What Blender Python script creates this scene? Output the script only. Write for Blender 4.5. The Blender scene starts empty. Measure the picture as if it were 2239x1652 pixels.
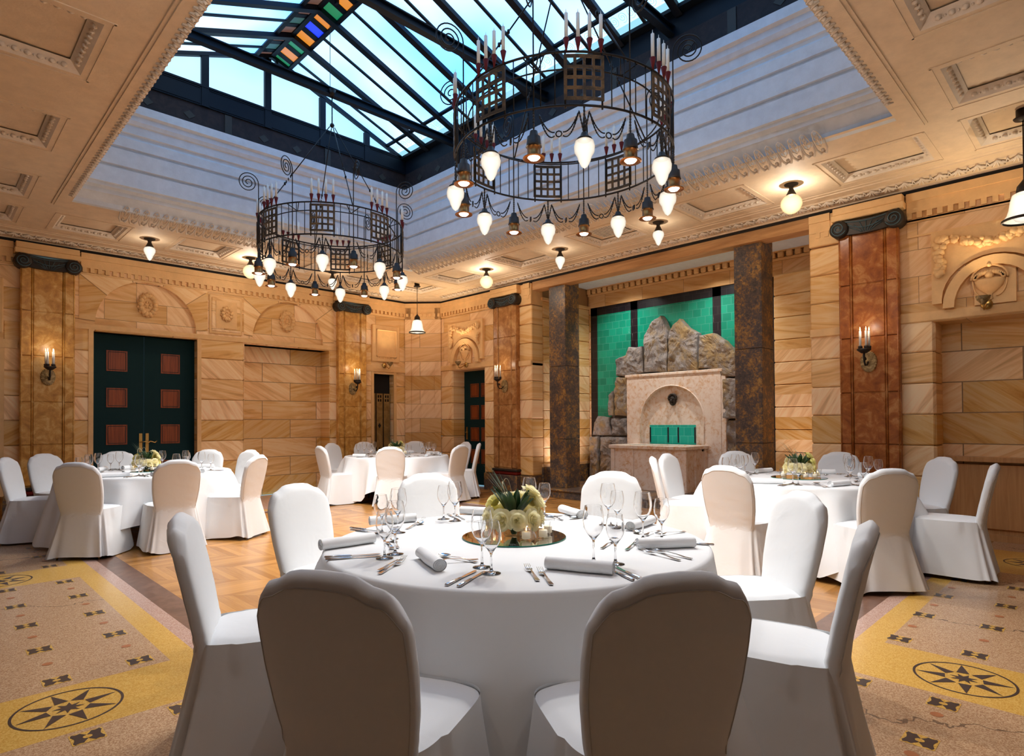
import bpy, math, random
from mathutils import Vector, Matrix
random.seed(7)
PI=math.pi; sin=math.sin; cos=math.cos
sc=bpy.context.scene; col=sc.collection
# ---------------------------------------------------------------- camera, world, exposure
YAW,PIT,ROL,FPX=0.7924,0.0135,-0.0057,1323.6
EYE=Vector((0,0,1.30))
_f=Vector((cos(YAW)*cos(PIT),sin(YAW)*cos(PIT),sin(PIT))); _r=Vector((sin(YAW),-cos(YAW),0)); _u=_r.cross(_f)
_R=_r*cos(ROL)+_u*sin(ROL); _U=-_r*sin(ROL)+_u*cos(ROL)
cd=bpy.data.cameras.new('camera'); cam=bpy.data.objects.new('camera',cd); col.objects.link(cam)
cd.sensor_width=36; cd.lens=36*FPX/2239; cd.shift_y=79.3/2239; cd.clip_start=0.05
cam.matrix_world=Matrix(((_R.x,_U.x,-_f.x,EYE.x),(_R.y,_U.y,-_f.y,EYE.y),(_R.z,_U.z,-_f.z,EYE.z),(0,0,0,1)))
sc.camera=cam
w=bpy.data.worlds.new('world'); sc.world=w; w.use_nodes=True
bg=w.node_tree.nodes['Background']; bg.inputs[0].default_value=(.35,.75,1,1); bg.inputs[1].default_value=1.0
sc.view_settings.view_transform='Standard'; sc.view_settings.look='None'; sc.view_settings.gamma=1; sc.view_settings.use_curve_mapping=False
sc.view_settings.exposure=0.13
sc.cycles.max_bounces=12; sc.cycles.diffuse_bounces=4; sc.cycles.glossy_bounces=4; sc.cycles.transmission_bounces=12; sc.cycles.transparent_max_bounces=16
sc.cycles.sample_clamp_indirect=6; sc.cycles.caustics_reflective=False; sc.cycles.caustics_refractive=False
def light(kind,name,loc,energy,color=(1,1,1),size=.05,parent=None,rot=(0,0,0),**k):
    d=bpy.data.lights.new(name,kind); d.energy=energy; d.color=color
    if kind=='AREA':
        d.shape='RECTANGLE'; d.size=size; d.size_y=k.get('size_y',size)
        if 'spread' in k: d.spread=k['spread']
    else: d.shadow_soft_size=size
    if kind=='SPOT': d.spot_size=k.get('angle',1.4); d.spot_blend=k.get('blend',.6)
    o=bpy.data.objects.new(name,d); col.objects.link(o); o.location=loc; o.rotation_euler=rot
    if parent: o.parent=parent
    return o
WARM=(1,.84,.64); WARM2=(1,.95,.88)
# ---------------------------------------------------------------- mesh builder
class MB:
    def __init__(s): s.v=[]; s.f=[]; s.m=[]; s.s=[]
    def face(s,idx,mi=0,sm=False): s.f.append(tuple(idx)); s.m.append(mi); s.s.append(sm)
    def poly(s,pts,mi=0,sm=False):
        b=len(s.v); s.v+= [tuple(p) for p in pts]; s.face(range(b,b+len(pts)),mi,sm)
    def hexa(s,P,mi=0):
        b=len(s.v); s.v+=[tuple(p) for p in P]
        for q in ((0,3,2,1),(4,5,6,7),(0,1,5,4),(1,2,6,5),(2,3,7,6),(3,0,4,7)): s.face([b+i for i in q],mi)
    def box(s,x0,x1,y0,y1,z0,z1,mi=0):
        s.hexa([(x0,y0,z0),(x1,y0,z0),(x1,y1,z0),(x0,y1,z0),(x0,y0,z1),(x1,y0,z1),(x1,y1,z1),(x0,y1,z1)],mi)
    def cbox(s,x0,x1,y0,y1,z0,z1,c=.012,mi=0):   # box with chamfered edges
        X=((x0,x0+c),(x1,x1-c));Y=((y0,y0+c),(y1,y1-c));Z=((z0,z0+c),(z1,z1-c)); V={}
        for i in (0,1):
            for j in (0,1):
                for k in (0,1):
                    V[i,j,k,0]=len(s.v); s.v.append((X[i][0],Y[j][1],Z[k][1]))
                    V[i,j,k,1]=len(s.v); s.v.append((X[i][1],Y[j][0],Z[k][1]))
                    V[i,j,k,2]=len(s.v); s.v.append((X[i][1],Y[j][1],Z[k][0]))
        for i in (0,1):
            q=[V[i,0,0,0],V[i,1,0,0],V[i,1,1,0],V[i,0,1,0]]; s.face(q if i else q[::-1],mi)
            q=[V[0,i,0,1],V[0,i,1,1],V[1,i,1,1],V[1,i,0,1]]; s.face(q if i else q[::-1],mi)
            q=[V[0,0,i,2],V[1,0,i,2],V[1,1,i,2],V[0,1,i,2]]; s.face(q if i else q[::-1],mi)
            for j in (0,1):
                s.face([V[i,j,0,0],V[i,j,0,1],V[i,j,1,1],V[i,j,1,0]],mi)
                s.face([V[i,0,j,0],V[i,0,j,2],V[i,1,j,2],V[i,1,j,0]],mi)
                s.face([V[0,i,j,1],V[0,i,j,2],V[1,i,j,2],V[1,i,j,1]],mi)
                for k in (0,1): s.face([V[i,j,k,0],V[i,j,k,1],V[i,j,k,2]],mi)
    def tube(s,path,r,n=6,mi=0,closed=False,caps=True):
        P=[Vector(p) for p in path]; L=len(P); b=len(s.v); prev=None
        for i,p in enumerate(P):
            if closed: t=(P[(i+1)%L]-P[i-1])
            else: t=P[min(i+1,L-1)]-P[max(i-1,0)]
            t=t.normalized() if t.length>1e-9 else Vector((0,0,1))
            a=prev if prev is not None else (Vector((0,0,1)) if abs(t.z)<.9 else Vector((1,0,0)))
            a=(a-t*a.dot(t)); a=a.normalized() if a.length>1e-6 else t.orthogonal().normalized()
            prev=a; c=t.cross(a); rr=r[i] if isinstance(r,(list,tuple)) else r
            for k in range(n):
                q=p+a*cos(2*PI*k/n)*rr+c*sin(2*PI*k/n)*rr; s.v.append(tuple(q))
        for i in range(L if closed else L-1):
            for k in range(n):
                i2=(i+1)%L; s.face([b+i*n+k,b+i*n+(k+1)%n,b+i2*n+(k+1)%n,b+i2*n+k],mi,True)
        if caps and not closed:
            s.face([b+k for k in range(n)][::-1],mi); s.face([b+(L-1)*n+k for k in range(n)],mi)
    def lathe(s,prof,n=20,o=(0,0,0),mi=0,axis='z',caps=False,a0=0,a1=2*PI):
        b=len(s.v); full=abs(a1-a0-2*PI)<1e-6; m=n if full else n+1
        for r,z in prof:
            for k in range(m):
                a=a0+(a1-a0)*k/n; x,y=r*cos(a),r*sin(a)
                q=(x,y,z) if axis=='z' else ((z,x,y) if axis=='x' else (y,z,x))
                s.v.append((o[0]+q[0],o[1]+q[1],o[2]+q[2]))
        for i in range(len(prof)-1):
            for k in range(n):
                k2=(k+1)%m; s.face([b+i*m+k,b+i*m+k2,b+(i+1)*m+k2,b+(i+1)*m+k],mi,True)
        if caps:
            s.face([b+k for k in range(m)][::-1],mi); s.face([b+(len(prof)-1)*m+k for k in range(m)],mi)
    def ball(s,c,r,n=8,mi=0,sx=1,sy=1,sz=1):
        b=len(s.v); h=max(3,n//2)
        for i in range(h+1):
            t=PI*i/h
            for k in range(n):
                a=2*PI*k/n; s.v.append((c[0]+r*sx*sin(t)*cos(a),c[1]+r*sy*sin(t)*sin(a),c[2]-r*sz*cos(t)))
        for i in range(h):
            for k in range(n): s.face([b+i*n+k,b+i*n+(k+1)%n,b+(i+1)*n+(k+1)%n,b+(i+1)*n+k],mi,True)
    def prism(s,pts,fn,w0,w1,mi=0,back=True,sm=False):   # 2D polygon pushed from w0 to w1 ; fn(u,v,w)->xyz
        n=len(pts); b=len(s.v)
        for wv in (w0,w1):
            for u,v in pts: s.v.append(tuple(fn(u,v,wv)))
        s.face([b+n+i for i in range(n)],mi)
        if back: s.face([b+i for i in range(n)][::-1],mi)
        for i in range(n): s.face([b+i,b+(i+1)%n,b+n+(i+1)%n,b+n+i],mi,sm)
    def grid(s,fn,nu,nv,mi=0,wu=False,wv=False,sm=True):
        b=len(s.v); mu=nu if wu else nu+1; mv=nv if wv else nv+1
        for j in range(mv):
            for i in range(mu): s.v.append(tuple(fn(i/nu,j/nv)))
        for j in range(nv):
            for i in range(nu):
                i2=(i+1)%mu; j2=(j+1)%mv
                s.face([b+j*mu+i,b+j*mu+i2,b+j2*mu+i2,b+j2*mu+i],mi,sm)
    def move(s,start,M):
        for i in range(start,len(s.v)): s.v[i]=tuple(M@Vector(s.v[i]))
    def build(s,name,mats,parent=None,loc=None,norm=True):
        me=bpy.data.meshes.new(name); me.from_pydata(s.v,[],s.f)
        for m in (mats if isinstance(mats,(list,tuple)) else [mats]): me.materials.append(m)
        me.polygons.foreach_set('material_index',s.m); me.polygons.foreach_set('use_smooth',s.s)
        if norm:
            import bmesh
            bm=bmesh.new(); bm.from_mesh(me); bmesh.ops.recalc_face_normals(bm,faces=bm.faces); bm.to_mesh(me); bm.free()
        me.update()
        o=bpy.data.objects.new(name,me); col.objects.link(o)
        if parent: o.parent=parent
        if loc: o.location=loc
        return o
def tag(o,label=None,cat=None,group=None,kind=None):
    if label: o['label']=label
    if cat: o['category']=cat
    if group: o['group']=group
    if kind: o['kind']=kind
    return o
def empty(name,loc=(0,0,0),rz=0,**k):
    o=bpy.data.objects.new(name,None); col.objects.link(o); o.location=loc; o.rotation_euler=(0,0,rz); o.empty_display_size=.1
    return tag(o,**k)
def copy_tree(o,parent=None):
    c=o.copy(); col.objects.link(c); c.parent=parent
    for ch in list(KIDS.get(o.name,[])) or [x for x in o.children]: copy_tree(ch,c)
    return c
KIDS={}
def Rz(a): return Matrix.Rotation(a,4,'Z')
def T(x,y,z): return Matrix.Translation((x,y,z))
# ---------------------------------------------------------------- materials
class NT:
    def __init__(s,name):
        s.m=bpy.data.materials.new(name); s.m.use_nodes=True; s.t=s.m.node_tree; s.b=s.t.nodes['Principled BSDF']; s.out=s.t.nodes['Material Output']
    def n(s,typ,ins=None,out=0,**at):
        x=s.t.nodes.new('ShaderNode'+typ)
        for k,v in at.items(): setattr(x,k,v)
        for k,v in (ins or {}).items():
            if isinstance(v,bpy.types.NodeSocket): s.t.links.new(v,x.inputs[k])
            else: x.inputs[k].default_value=v
        return x.outputs[out]
    def M(s,op,a,b=0.,c=None):
        d={0:a,1:b}
        if c is not None: d[2]=c
        return s.n('Math',d,operation=op)
    def obj(s): return s.n('TexCoord',out=3)
    def xyz(s,v):
        x=s.t.nodes.new('ShaderNodeSeparateXYZ'); s.t.links.new(v,x.inputs[0]); return x.outputs
    def comb(s,a=0.,b=0.,c=0.): return s.n('CombineXYZ',{0:a,1:b,2:c})
    def noise(s,v,scale=5,detail=4,rough=.5,dist=0,out=0):
        return s.n('TexNoise',{'Vector':v,'Scale':scale,'Detail':detail,'Roughness':rough,'Distortion':dist},out)
    def ramp(s,f,stops,interp='LINEAR'):
        x=s.t.nodes.new('ShaderNodeValToRGB'); s.t.links.new(f,x.inputs[0]); cr=x.color_ramp; cr.interpolation=interp
        while len(cr.elements)<len(stops): cr.elements.new(.5)
        for e,(p,c) in zip(cr.elements,stops): e.position=p; e.color=(*c,1)
        return x.outputs[0]
    def mix(s,f,a,b,blend='MIX'):
        x=s.t.nodes.new('ShaderNodeMix'); x.data_type='RGBA'; x.blend_type=blend
        for i,v in ((0,f),(6,a),(7,b)):
            if isinstance(v,bpy.types.NodeSocket): s.t.links.new(v,x.inputs[i])
            else: x.inputs[i].default_value=(v if i==0 else (*v,1) if len(v)==3 else v)
        return x.outputs[2]
    def set(s,**k):
        for a,v in k.items():
            i=s.b.inputs[{'col':'Base Color','rough':'Roughness','metal':'Metallic','spec':'Specular IOR Level','sheen':'Sheen Weight','ecol':'Emission Color','estr':'Emission Strength','normal':'Normal','coat':'Coat Weight','sss':'Subsurface Weight','alpha':'Alpha','trans':'Transmission Weight','ior':'IOR'}[a]]
            if isinstance(v,bpy.types.NodeSocket): s.t.links.new(v,i)
            else: i.default_value=(*v,1) if isinstance(v,tuple) and len(v)==3 else v
        return s
    def bump(s,h,strength=.3,dist=.01):
        s.set(normal=s.n('Bump',{'Height':h,'Strength':strength,'Distance':dist})); return s
def plain(name,c,rough=.5,metal=0,bump=0,bs=40,var=.06,**k):
    t=NT(name); v=t.obj(); f=t.noise(v,bs*.3,3)
    t.set(col=t.mix(f,tuple(x*(1-var) for x in c),tuple(min(1,x*(1+var)) for x in c)),rough=rough,metal=metal,**k)
    if bump: t.bump(t.noise(v,bs,3),bump,.005)
    return t.m
def emis(name,c,s,c2=None,estr2=None):
    t=NT(name); t.set(col=(.9,.88,.8),rough=.4,ecol=c,estr=s); 
    if c2:   # brighter round the glowing core: an opal bulb shape
        lw=t.n('LayerWeight',{0:.35},1); t.set(ecol=t.mix(lw,c,c2)); t.set(estr=t.M('MULTIPLY_ADD',lw,(estr2-s),s))
    return t.m
def sandstone(name,ax,bw,rh,tones,off=.5,mortar=.006,shift=(0,0)):
    t=NT(name); o=t.xyz(t.obj()); u=t.M('ADD',o[ax],shift[0]); z=t.M('ADD',o[2],shift[1]); uv=t.comb(u,z,0.)
    br=t.t.nodes.new('ShaderNodeTexBrick'); t.t.links.new(uv,br.inputs['Vector'])
    for k,v in (('Color1',(0,0,0,1)),('Color2',(1,1,1,1)),('Mortar',(.5,.5,.5,1)),('Scale',1),('Mortar Size',mortar),('Mortar Smooth',.2),('Brick Width',bw),('Row Height',rh)): br.inputs[k].default_value=v
    br.offset=off; rnd=br.outputs[0]; mo=br.outputs[1]
    ang=t.M('MULTIPLY_ADD',rnd,1.9,-.75)
    rot=t.n('VectorRotate',{'Vector':t.comb(u,z,t.M('MULTIPLY',rnd,9.)),'Angle':ang},rotation_type='Z_AXIS')
    st=t.n('VectorMath',{0:rot,1:(.55,5.5,1)},operation='MULTIPLY')
    n1=t.noise(st,1.5,5,.6,1.2); n2=t.noise(t.obj(),2.2,4,.6); n3=t.noise(t.obj(),60,3,.6)
    c=t.ramp(n1,[(.28,tones[0]),(.45,tones[1]),(.58,tones[2]),(.75,tones[1])])
    c=t.mix(t.M('MULTIPLY',n2,.35),c,tones[3])
    hv=t.n('HueSaturation',{'Color':c,'Hue':.5,'Saturation':t.M('MULTIPLY_ADD',rnd,-.3,1.12),'Value':t.M('MULTIPLY_ADD',rnd,.34,.82)})
    c=t.mix(mo,hv,(.30,.18,.09))
    t.set(col=c,rough=.62,spec=.3); h=t.M('SUBTRACT',t.M('MULTIPLY',n3,.12),t.M('MULTIPLY',mo,1.)); t.bump(h,.5,.004)
    return t.m
SS=[(.58,.29,.09),(.86,.515,.205),(.94,.68,.36),(.74,.39,.13)]
m_wallL=sandstone('sandstone_blocks_left',0,1.05,.345,SS,shift=(.2,.0))
m_wallR=sandstone('sandstone_blocks_right',1,1.05,.345,SS,shift=(.3,.0))
m_blkL=sandstone('sandstone_course_left',0,30,.345,SS,off=0,mortar=0,shift=(12.2,0.02))
m_blkR=sandstone('sandstone_course_right',1,30,.345,SS,off=0,mortar=0,shift=(12.4,0.02))
m_upL=sandstone('sandstone_upper_left',0,.85,.3,[(.60,.31,.11),(.82,.50,.21),(.91,.63,.33),(.70,.38,.14)],mortar=.003,shift=(.1,.1))
m_upR=sandstone('sandstone_upper_right',1,.85,.3,[(.56,.29,.10),(.74,.43,.18),(.82,.54,.28),(.62,.33,.12)],mortar=.003,shift=(.1,.1))
m_wedge=[sandstone('arch_stone',0,30,30,SS if i%2 else [(.54,.27,.09),(.82,.48,.19),(.90,.62,.32),(.66,.35,.12)],off=0,mortar=0,shift=(15+37*i,15+61*i)) for i in range(5)]
def carved(name,c):
    t=NT(name); v=t.obj(); n=t.noise(v,9,5,.6); t.set(col=t.mix(n,tuple(x*.78 for x in c),tuple(min(1,x*1.12) for x in c)),rough=.65); t.bump(t.noise(v,45,4),.25,.006); return t.m
m_carve=carved('carved_sandstone',(.82,.51,.23)); m_joint=plain('stone_joint',(.42,.23,.10),.9)
m_plaster=carved('ceiling_plaster',(.76,.585,.40)); m_orna=carved('plaster_ornament',(.76,.65,.53)); m_well=carved('well_plaster',(.68,.73,.79))
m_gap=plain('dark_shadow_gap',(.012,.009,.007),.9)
def mottled(name,a,b,c,sc1=7,rough=.3):
    t=NT(name); v=t.obj(); n=t.noise(v,sc1,8,.68,.6); n2=t.noise(v,1.6,3); f=t.M('ADD',t.M('MULTIPLY',n,.8),t.M('MULTIPLY',n2,.25))
    t.set(col=t.ramp(f,[(.36,a),(.52,b),(.64,c),(.72,b)]),rough=rough,spec=.4); t.bump(n,.12,.004); return t.m
m_marbL=mottled('orange_marble',(.40,.17,.035),(.64,.32,.07),(.80,.52,.20)); m_marbR=mottled('russet_marble',(.21,.055,.012),(.38,.115,.022),(.55,.25,.08))
def speck(name):
    t=NT(name); v=t.obj(); a=t.noise(v,24,8,.78,.5); b=t.noise(v,4.5,5,.65); f=t.M('ADD',t.M('MULTIPLY',a,.66),t.M('MULTIPLY',b,.40))
    t.set(col=t.ramp(f,[(.42,(.05,.042,.042)),(.52,(.10,.078,.070)),(.57,(.24,.125,.045)),(.64,(.42,.24,.07))]),rough=.38,spec=.4); t.bump(a,.15,.003); return t.m
m_dark=speck('dark_speckled_stone')
m_bronze=plain('blackened_bronze',(.035,.027,.022),.5,.5); m_verd=plain('verdigris_edge',(.05,.10,.125),.5,.1)
m_iron=plain('wrought_iron',(.03,.026,.024),.45,.8); m_plate=mottled('bronze_plate',(.022,.014,.009),(.05,.030,.014),(.17,.09,.028),9,.5)
m_brass=plain('brass',(.55,.36,.12),.3,1); m_copper=plain('copper',(.45,.18,.05),.35,1); m_red=plain('red_cup',(.15,.010,.005),.6,spec=.2)
m_agedbrass=mottled('aged_brass',(.10,.06,.02),(.28,.18,.07),(.55,.40,.18),30,.4)
m_candle=plain('ivory_candle',(.86,.84,.78),.5); m_wax=emis('lit_wax',(1,.75,.45),.25)
m_flame=emis('flame_bulb',(1,.50,.14),14)
def lit_glass(name,c,s,c2,s2,tr=.45,ribs=0):   # frosted glass round a burning lamp: lets part of its light through
    t=NT(name); t.t.nodes.remove(t.b); lw=t.n('LayerWeight',{0:.4},1)
    e=t.n('Emission',{0:t.mix(lw,c,c2),1:t.M('MULTIPLY_ADD',lw,s2-s,s)}); x=t.n('MixShader',{0:tr,1:e,2:t.n('BsdfTransparent',{0:(1,1,1,1)})})
    t.t.links.new(x,t.out.inputs[0]); return t.m
m_bulb=lit_glass('frosted_bulb',(1,.93,.80),1.22,(1,.84,.66),.52,.22); m_lens=emis('spot_lens',(1,.93,.80),7); m_globe=lit_glass('ribbed_amber_globe',(1,.76,.42),2.4,(.85,.55,.24),.7)
m_opal=lit_glass('opal_shade',(1,.90,.70),1.9,(.9,.72,.48),.8,.4)
m_steel=plain('navy_painted_steel',(.0035,.008,.016),.5,spec=.2); m_frieze=mottled('brown_iron_frieze',(.008,.004,.006),(.014,.008,.010),(.026,.015,.014),12,.7); m_diam=plain('dull_brass_stud',(.028,.026,.022),.6,.1)
def pane(name,c,s,c2=None):
    t=NT(name); v=t.obj(); n=t.noise(v,.55,2,.5); c2=c2 or tuple(min(1,x*1.5+.02) for x in c)
    t.set(col=(.1,.2,.25),rough=.5,ecol=t.mix(t.n('Clamp',{0:t.M('MULTIPLY_ADD',n,3.2,-.95)}),c,c2),estr=s); return t.m
m_pane=pane('frosted_pane',(.055,.33,.85),3.6,(.26,.35,.44)); m_gpane=pane('gable_pane',(.12,.30,.50),3.0,(.20,.32,.42)); m_clear=pane('bright_ridge_gap',(.75,.95,1),2)
m_amber=pane('amber_pane',(.72,.20,.001),.9,(.80,.28,.002)); m_green=pane('green_pane',(.0,.16,.05),.9,(0,.26,.09)); m_blue=pane('blue_pane',(.0,.012,.9),1,(.0,.03,1)); m_dull=pane('dim_amber_pane',(.10,.025,.006),.8); m_dgreen=pane('dim_green_pane',(.0,.045,.03),.8)
m_swirl=plain('etched_line',(.20,.55,.62),.5,ecol=(.25,.65,.75),estr=.6)
def tiles(name,ax,c1,c2,grout,w,h,mo=.004,emi=0):
    t=NT(name); o=t.xyz(t.obj()); uv=t.comb(o[ax],o[2],0.)
    br=t.t.nodes.new('ShaderNodeTexBrick'); t.t.links.new(uv,br.inputs['Vector'])
    for k,v in (('Color1',(*c1,1)),('Color2',(*c2,1)),('Mortar',(*grout,1)),('Scale',1),('Mortar Size',mo),('Mortar Smooth',.1),('Brick Width',w),('Row Height',h)): br.inputs[k].default_value=v
    t.set(col=br.outputs[0],rough=.28); t.bump(t.M('SUBTRACT',t.M('MULTIPLY',t.noise(t.obj(),30,2),.3),br.outputs[1]),.4,.003); return t.m
m_green_t=tiles('green_glazed_tile',1,(.0,.20,.125),(.005,.30,.19),(.05,.30,.22),.155,.135)
m_black_t=tiles('black_glazed_tile',1,(.008,.006,.01),(.014,.01,.014),(.03,.024,.026),.155,.135)
m_teal_t=tiles('bright_teal_tile',1,(.0,.42,.33),(.01,.50,.38),(.10,.6,.5),.15,.15)
m_fount=mottled('cream_travertine',(.66,.36,.13),(.84,.70,.60),(.88,.77,.68),13,.4)
m_rock=NT('rough_rock'); _v=m_rock.obj(); _n=m_rock.noise(_v,5,8,.7); m_rock.set(col=m_rock.ramp(m_rock.M('ADD',m_rock.noise(_v,3.6,8,.75),m_rock.M('MULTIPLY_ADD',m_rock.n('ObjectInfo',None,5),.26,-.13)),[(.34,(.16,.15,.15)),(.46,(.33,.30,.29)),(.54,(.27,.21,.15)),(.64,(.38,.26,.12))]),rough=.9); m_rock.bump(_n,1.,.05); m_rock=m_rock.m
m_mort=carved('rock_mortar',(.13,.11,.105))
m_water=plain('water_surface',(.25,.45,.40),.05)
m_door=plain('dark_teal_lacquer',(.003,.026,.030),.55,spec=.15); 
def wood(name,a,b,ax=(14,14,.8),rough=.4):
    t=NT(name); v=t.n('VectorMath',{0:t.obj(),1:ax},operation='MULTIPLY'); n=t.noise(v,2.2,6,.6,.8)
    t.set(col=t.ramp(n,[(.35,a),(.65,b)]),rough=rough); t.bump(n,.08,.003); return t.m
m_redwood=wood('red_mahogany',(.17,.028,.003),(.32,.066,.010)); m_oak=wood('oak_veneer',(.50,.25,.09),(.62,.34,.14)); m_beamw=wood('sandstone_beam',(.42,.20,.07),(.62,.34,.14),(6,.6,6),.6)
m_radi=mottled('perforated_brass',(.16,.09,.025),(.26,.15,.045),(.36,.22,.08),5,.4)
def linen(name,c,s=.35):
    t=NT(name); v=t.obj(); t.set(col=c,rough=.9,sheen=.1,spec=.15)
    t.bump(t.M('ADD',t.M('MULTIPLY',t.noise(v,420,2),.05),t.noise(v,8,2,.45,.5)),s,.012); return t.m
m_linen=linen('white_table_linen',(.81,.82,.83),.12); m_cover=linen('white_chair_cover',(.77,.785,.80),.28); m_seam=plain('cover_seam',(.62,.61,.60),.9); m_nap=linen('white_napkin',(.93,.94,.95),.10)
def thin_glass(name,tint=(1,1,1),base=.04):
    t=NT(name); t.t.nodes.remove(t.b)
    lw=t.n('LayerWeight',{0:.30},1); f=t.M('ADD',t.M('MULTIPLY',t.M('POWER',lw,4.),.45),base)
    tr=t.n('BsdfTransparent',{0:t.mix(t.M('POWER',lw,4.5),tint,(.16,.17,.18))}); gl=t.n('BsdfGlossy',{0:(.9,.9,.9,1),1:.02})
    x=t.n('MixShader',{0:f,1:tr,2:gl}); t.t.links.new(x,t.out.inputs[0]); return t.m
m_cup=thin_glass('thin_cup_glass',(.975,.98,.98),.035)
_g=NT('clear_glass'); _g.set(col=(1,1,1),rough=0.,trans=1.,ior=1.5); m_glass=_g.m; m_gl2=thin_glass('vase_glass',(.82,.88,.84),.08)
m_mirror=plain('mirror_disc',(.82,.84,.83),.02,1,var=0); m_medge=plain('green_glass_edge',(.0,.16,.11),.2)
m_silver=plain('polished_steel',(.62,.62,.63),.14,1,var=.02)
m_leaf=plain('dark_leaf',(.018,.06,.014),.35,var=.4,bs=30); m_stem=plain('green_stem',(.05,.11,.02),.5); m_twig=plain('pale_twig',(.62,.55,.34),.6); m_grass=plain('grass_blade',(.05,.08,.03),.5)
def rose_m(name,c1,c2):
    t=NT(name); o=t.obj(); z=t.xyz(o)[2]; f=t.M('MULTIPLY_ADD',z,18.,.45); t.set(col=t.mix(t.n('Clamp',{0:f}),c1,c2),rough=.6); tr=t.n('BsdfTranslucent',{0:(*c2,1)}); x=t.n('MixShader',{0:.38,1:t.b.outputs[0],2:tr}); t.t.links.new(x,t.out.inputs[0]); return t.m
m_rose=rose_m('cream_rose',(.95,.84,.36),(.98,.92,.64)); m_rose2=rose_m('yellow_rose',(.85,.86,.22),(.97,.90,.45))
# ---------------------------------------------------------------- the shell
CX=3.725; YW=10.75; XW=7.95; ZT=3.83; ZC=3.95; X0=-.6; Y0=-.65
def st(o,label=None): o['kind']='structure'; return o
def mx(x): return 2*CX-x          # mirror across the room's axis
CYR=5.145
def my(y): return 2*CYR-y
def arch_poly(x0,x1,z0,z1,arches,n=20):   # rectangle whose bottom edge is cut by half round arches (cx, r, rise)
    P=[(x0,z0)]
    for c,r,h in arches:
        for i in range(n+1):
            a=PI-PI*i/n; P.append((c+r*cos(a),z0+h*sin(a)))
    return P+[(x1,z0),(x1,z1),(x0,z1)]
fL=lambda d:(lambda u,v,w:(u,YW+d-w,v))      # left wall: w grows into the room
fR=lambda d:(lambda u,v,w:(XW+d-w,u,v))
# --- left wall (far left), runs along x
L=MB()
def courses(mb,ax,a,b,z0,z1,face,depth,mi,step=.345,proud=.0,g=.006):
    z=z0; k=0
    while z<z1-.02:
        h=min(step,z1-z); zz=z+h
        if ax=='x': mb.cbox(a,b,face-proud,face+depth,z+g/2,zz-g/2,.014,mi)
        else: mb.cbox(face-proud,face+depth,a,b,z+g/2,zz-g/2,.014,mi)
        z=zz
def openingsL():
    out=[]
    for a,b in ((1.64,1.83),(3.34,4.07),(5.68,5.81),(6.43,6.58)): out.append((a,b))
    return out
for a,b in ((1.62,1.85),(3.36,4.06),(5.68,5.83),(6.41,6.60),(mx(6.60),mx(6.41))):
    courses(L,'x',a,b,.33,2.745,YW,.30,1)
for a,b in ((X0-.1,mx(7.18)),(mx(6.60),1.83),(3.36,4.06),(5.68,6.60),(7.18,7.6)): L.box(a,b,YW-.03,YW+.30,0,.325,10)
for a,b in ((1.62,1.83),(3.36,4.06),(5.68,5.83),(6.41,6.60),(mx(6.60),mx(6.41))): L.box(a+.01,b-.01,YW+.025,YW+.28,.3,2.76,4)
# strip between
L.box(X0-.1,mx(7.18),YW+.01,YW+.3,.3,2.75,0); L.box(7.18,7.45,YW+.01,YW+.3,.3,2.75,0)
for c in (0,): pass
# door/niche reveals
for a,b,zz,d in ((1.83,3.36,2.70,.27),(4.06,5.68,2.70,.35),(6.60,7.18,2.31,.25),(mx(7.18),mx(6.60),2.31,.25)):
    L.box(a-.02,b+.02,YW+.004,YW+d,zz,zz+.04,0); L.box(a-.02,b+.02,YW+.11,YW+d,zz,zz+.3,0); L.box(a,a+.012,YW+.005,YW+d,.0,zz,0); L.box(b-.012,b,YW+.005,YW+d,0,zz,0)
    if (a,b)!=(4.06,5.68): 
        L.box(a-.012,a+.05,YW-.012,YW+.02,.33,zz+.05,2); L.box(b-.05,b+.012,YW-.012,YW+.02,.33,zz+.05,2)
L.box(4.06,5.68,YW+.35,YW+.4,0,2.75,0)
# lintel band and upper wall with lunettes
L.box(1.64,5.81,YW-.015,YW+.1,2.715,2.79,2)
L.prism(arch_poly(1.62,5.83,2.785,ZT,[(2.595,.70,.735),(4.875,.665,.735)]),fL(.10),0,.10,3)
L.box(1.62,5.83,YW+.06,YW+.3,2.75,ZT,3)
# narrow bays beside the corners
for s in (0,1):
    X=(lambda x:mx(x)) if s else (lambda x:x)
    def bx(a,b,*r):
        a,b=sorted((X(a),X(b))); L.box(a,b,*r)
    bx(6.41,7.45,YW+.008,YW+.3,2.31+.0,ZT,3)
    bx(6.45,7.40,YW-.02,YW+.05,2.36,2.48,2)
    for a,b,c,d,p,m in ((6.60,7.26,2.56,3.32,.035,2),(6.65,7.21,2.61,3.27,.022,3)): 
        aa,bb=sorted((X(a),X(b))); L.cbox(aa,bb,YW-p,YW+.05,c,d,.015,m)
    aa,bb=sorted((X(6.72),X(7.15)))
    for q in ((aa-.03,bb+.03,2.66,2.69),(aa-.03,bb+.03,3.20,3.23)): L.cbox(q[0],q[1],YW-.06,YW,q[2],q[3],.01,2)
    L.cbox(aa-.03,aa,YW-.06,YW,2.66,3.23,.01,2); L.cbox(bb,bb+.03,YW-.06,YW,2.66,3.23,.01,2)
    for i in range(12): L.cbox(aa+.005+i*.036,aa+.03+i*.036,YW-.05,YW-.02,2.635,2.66,.005,2)
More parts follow.
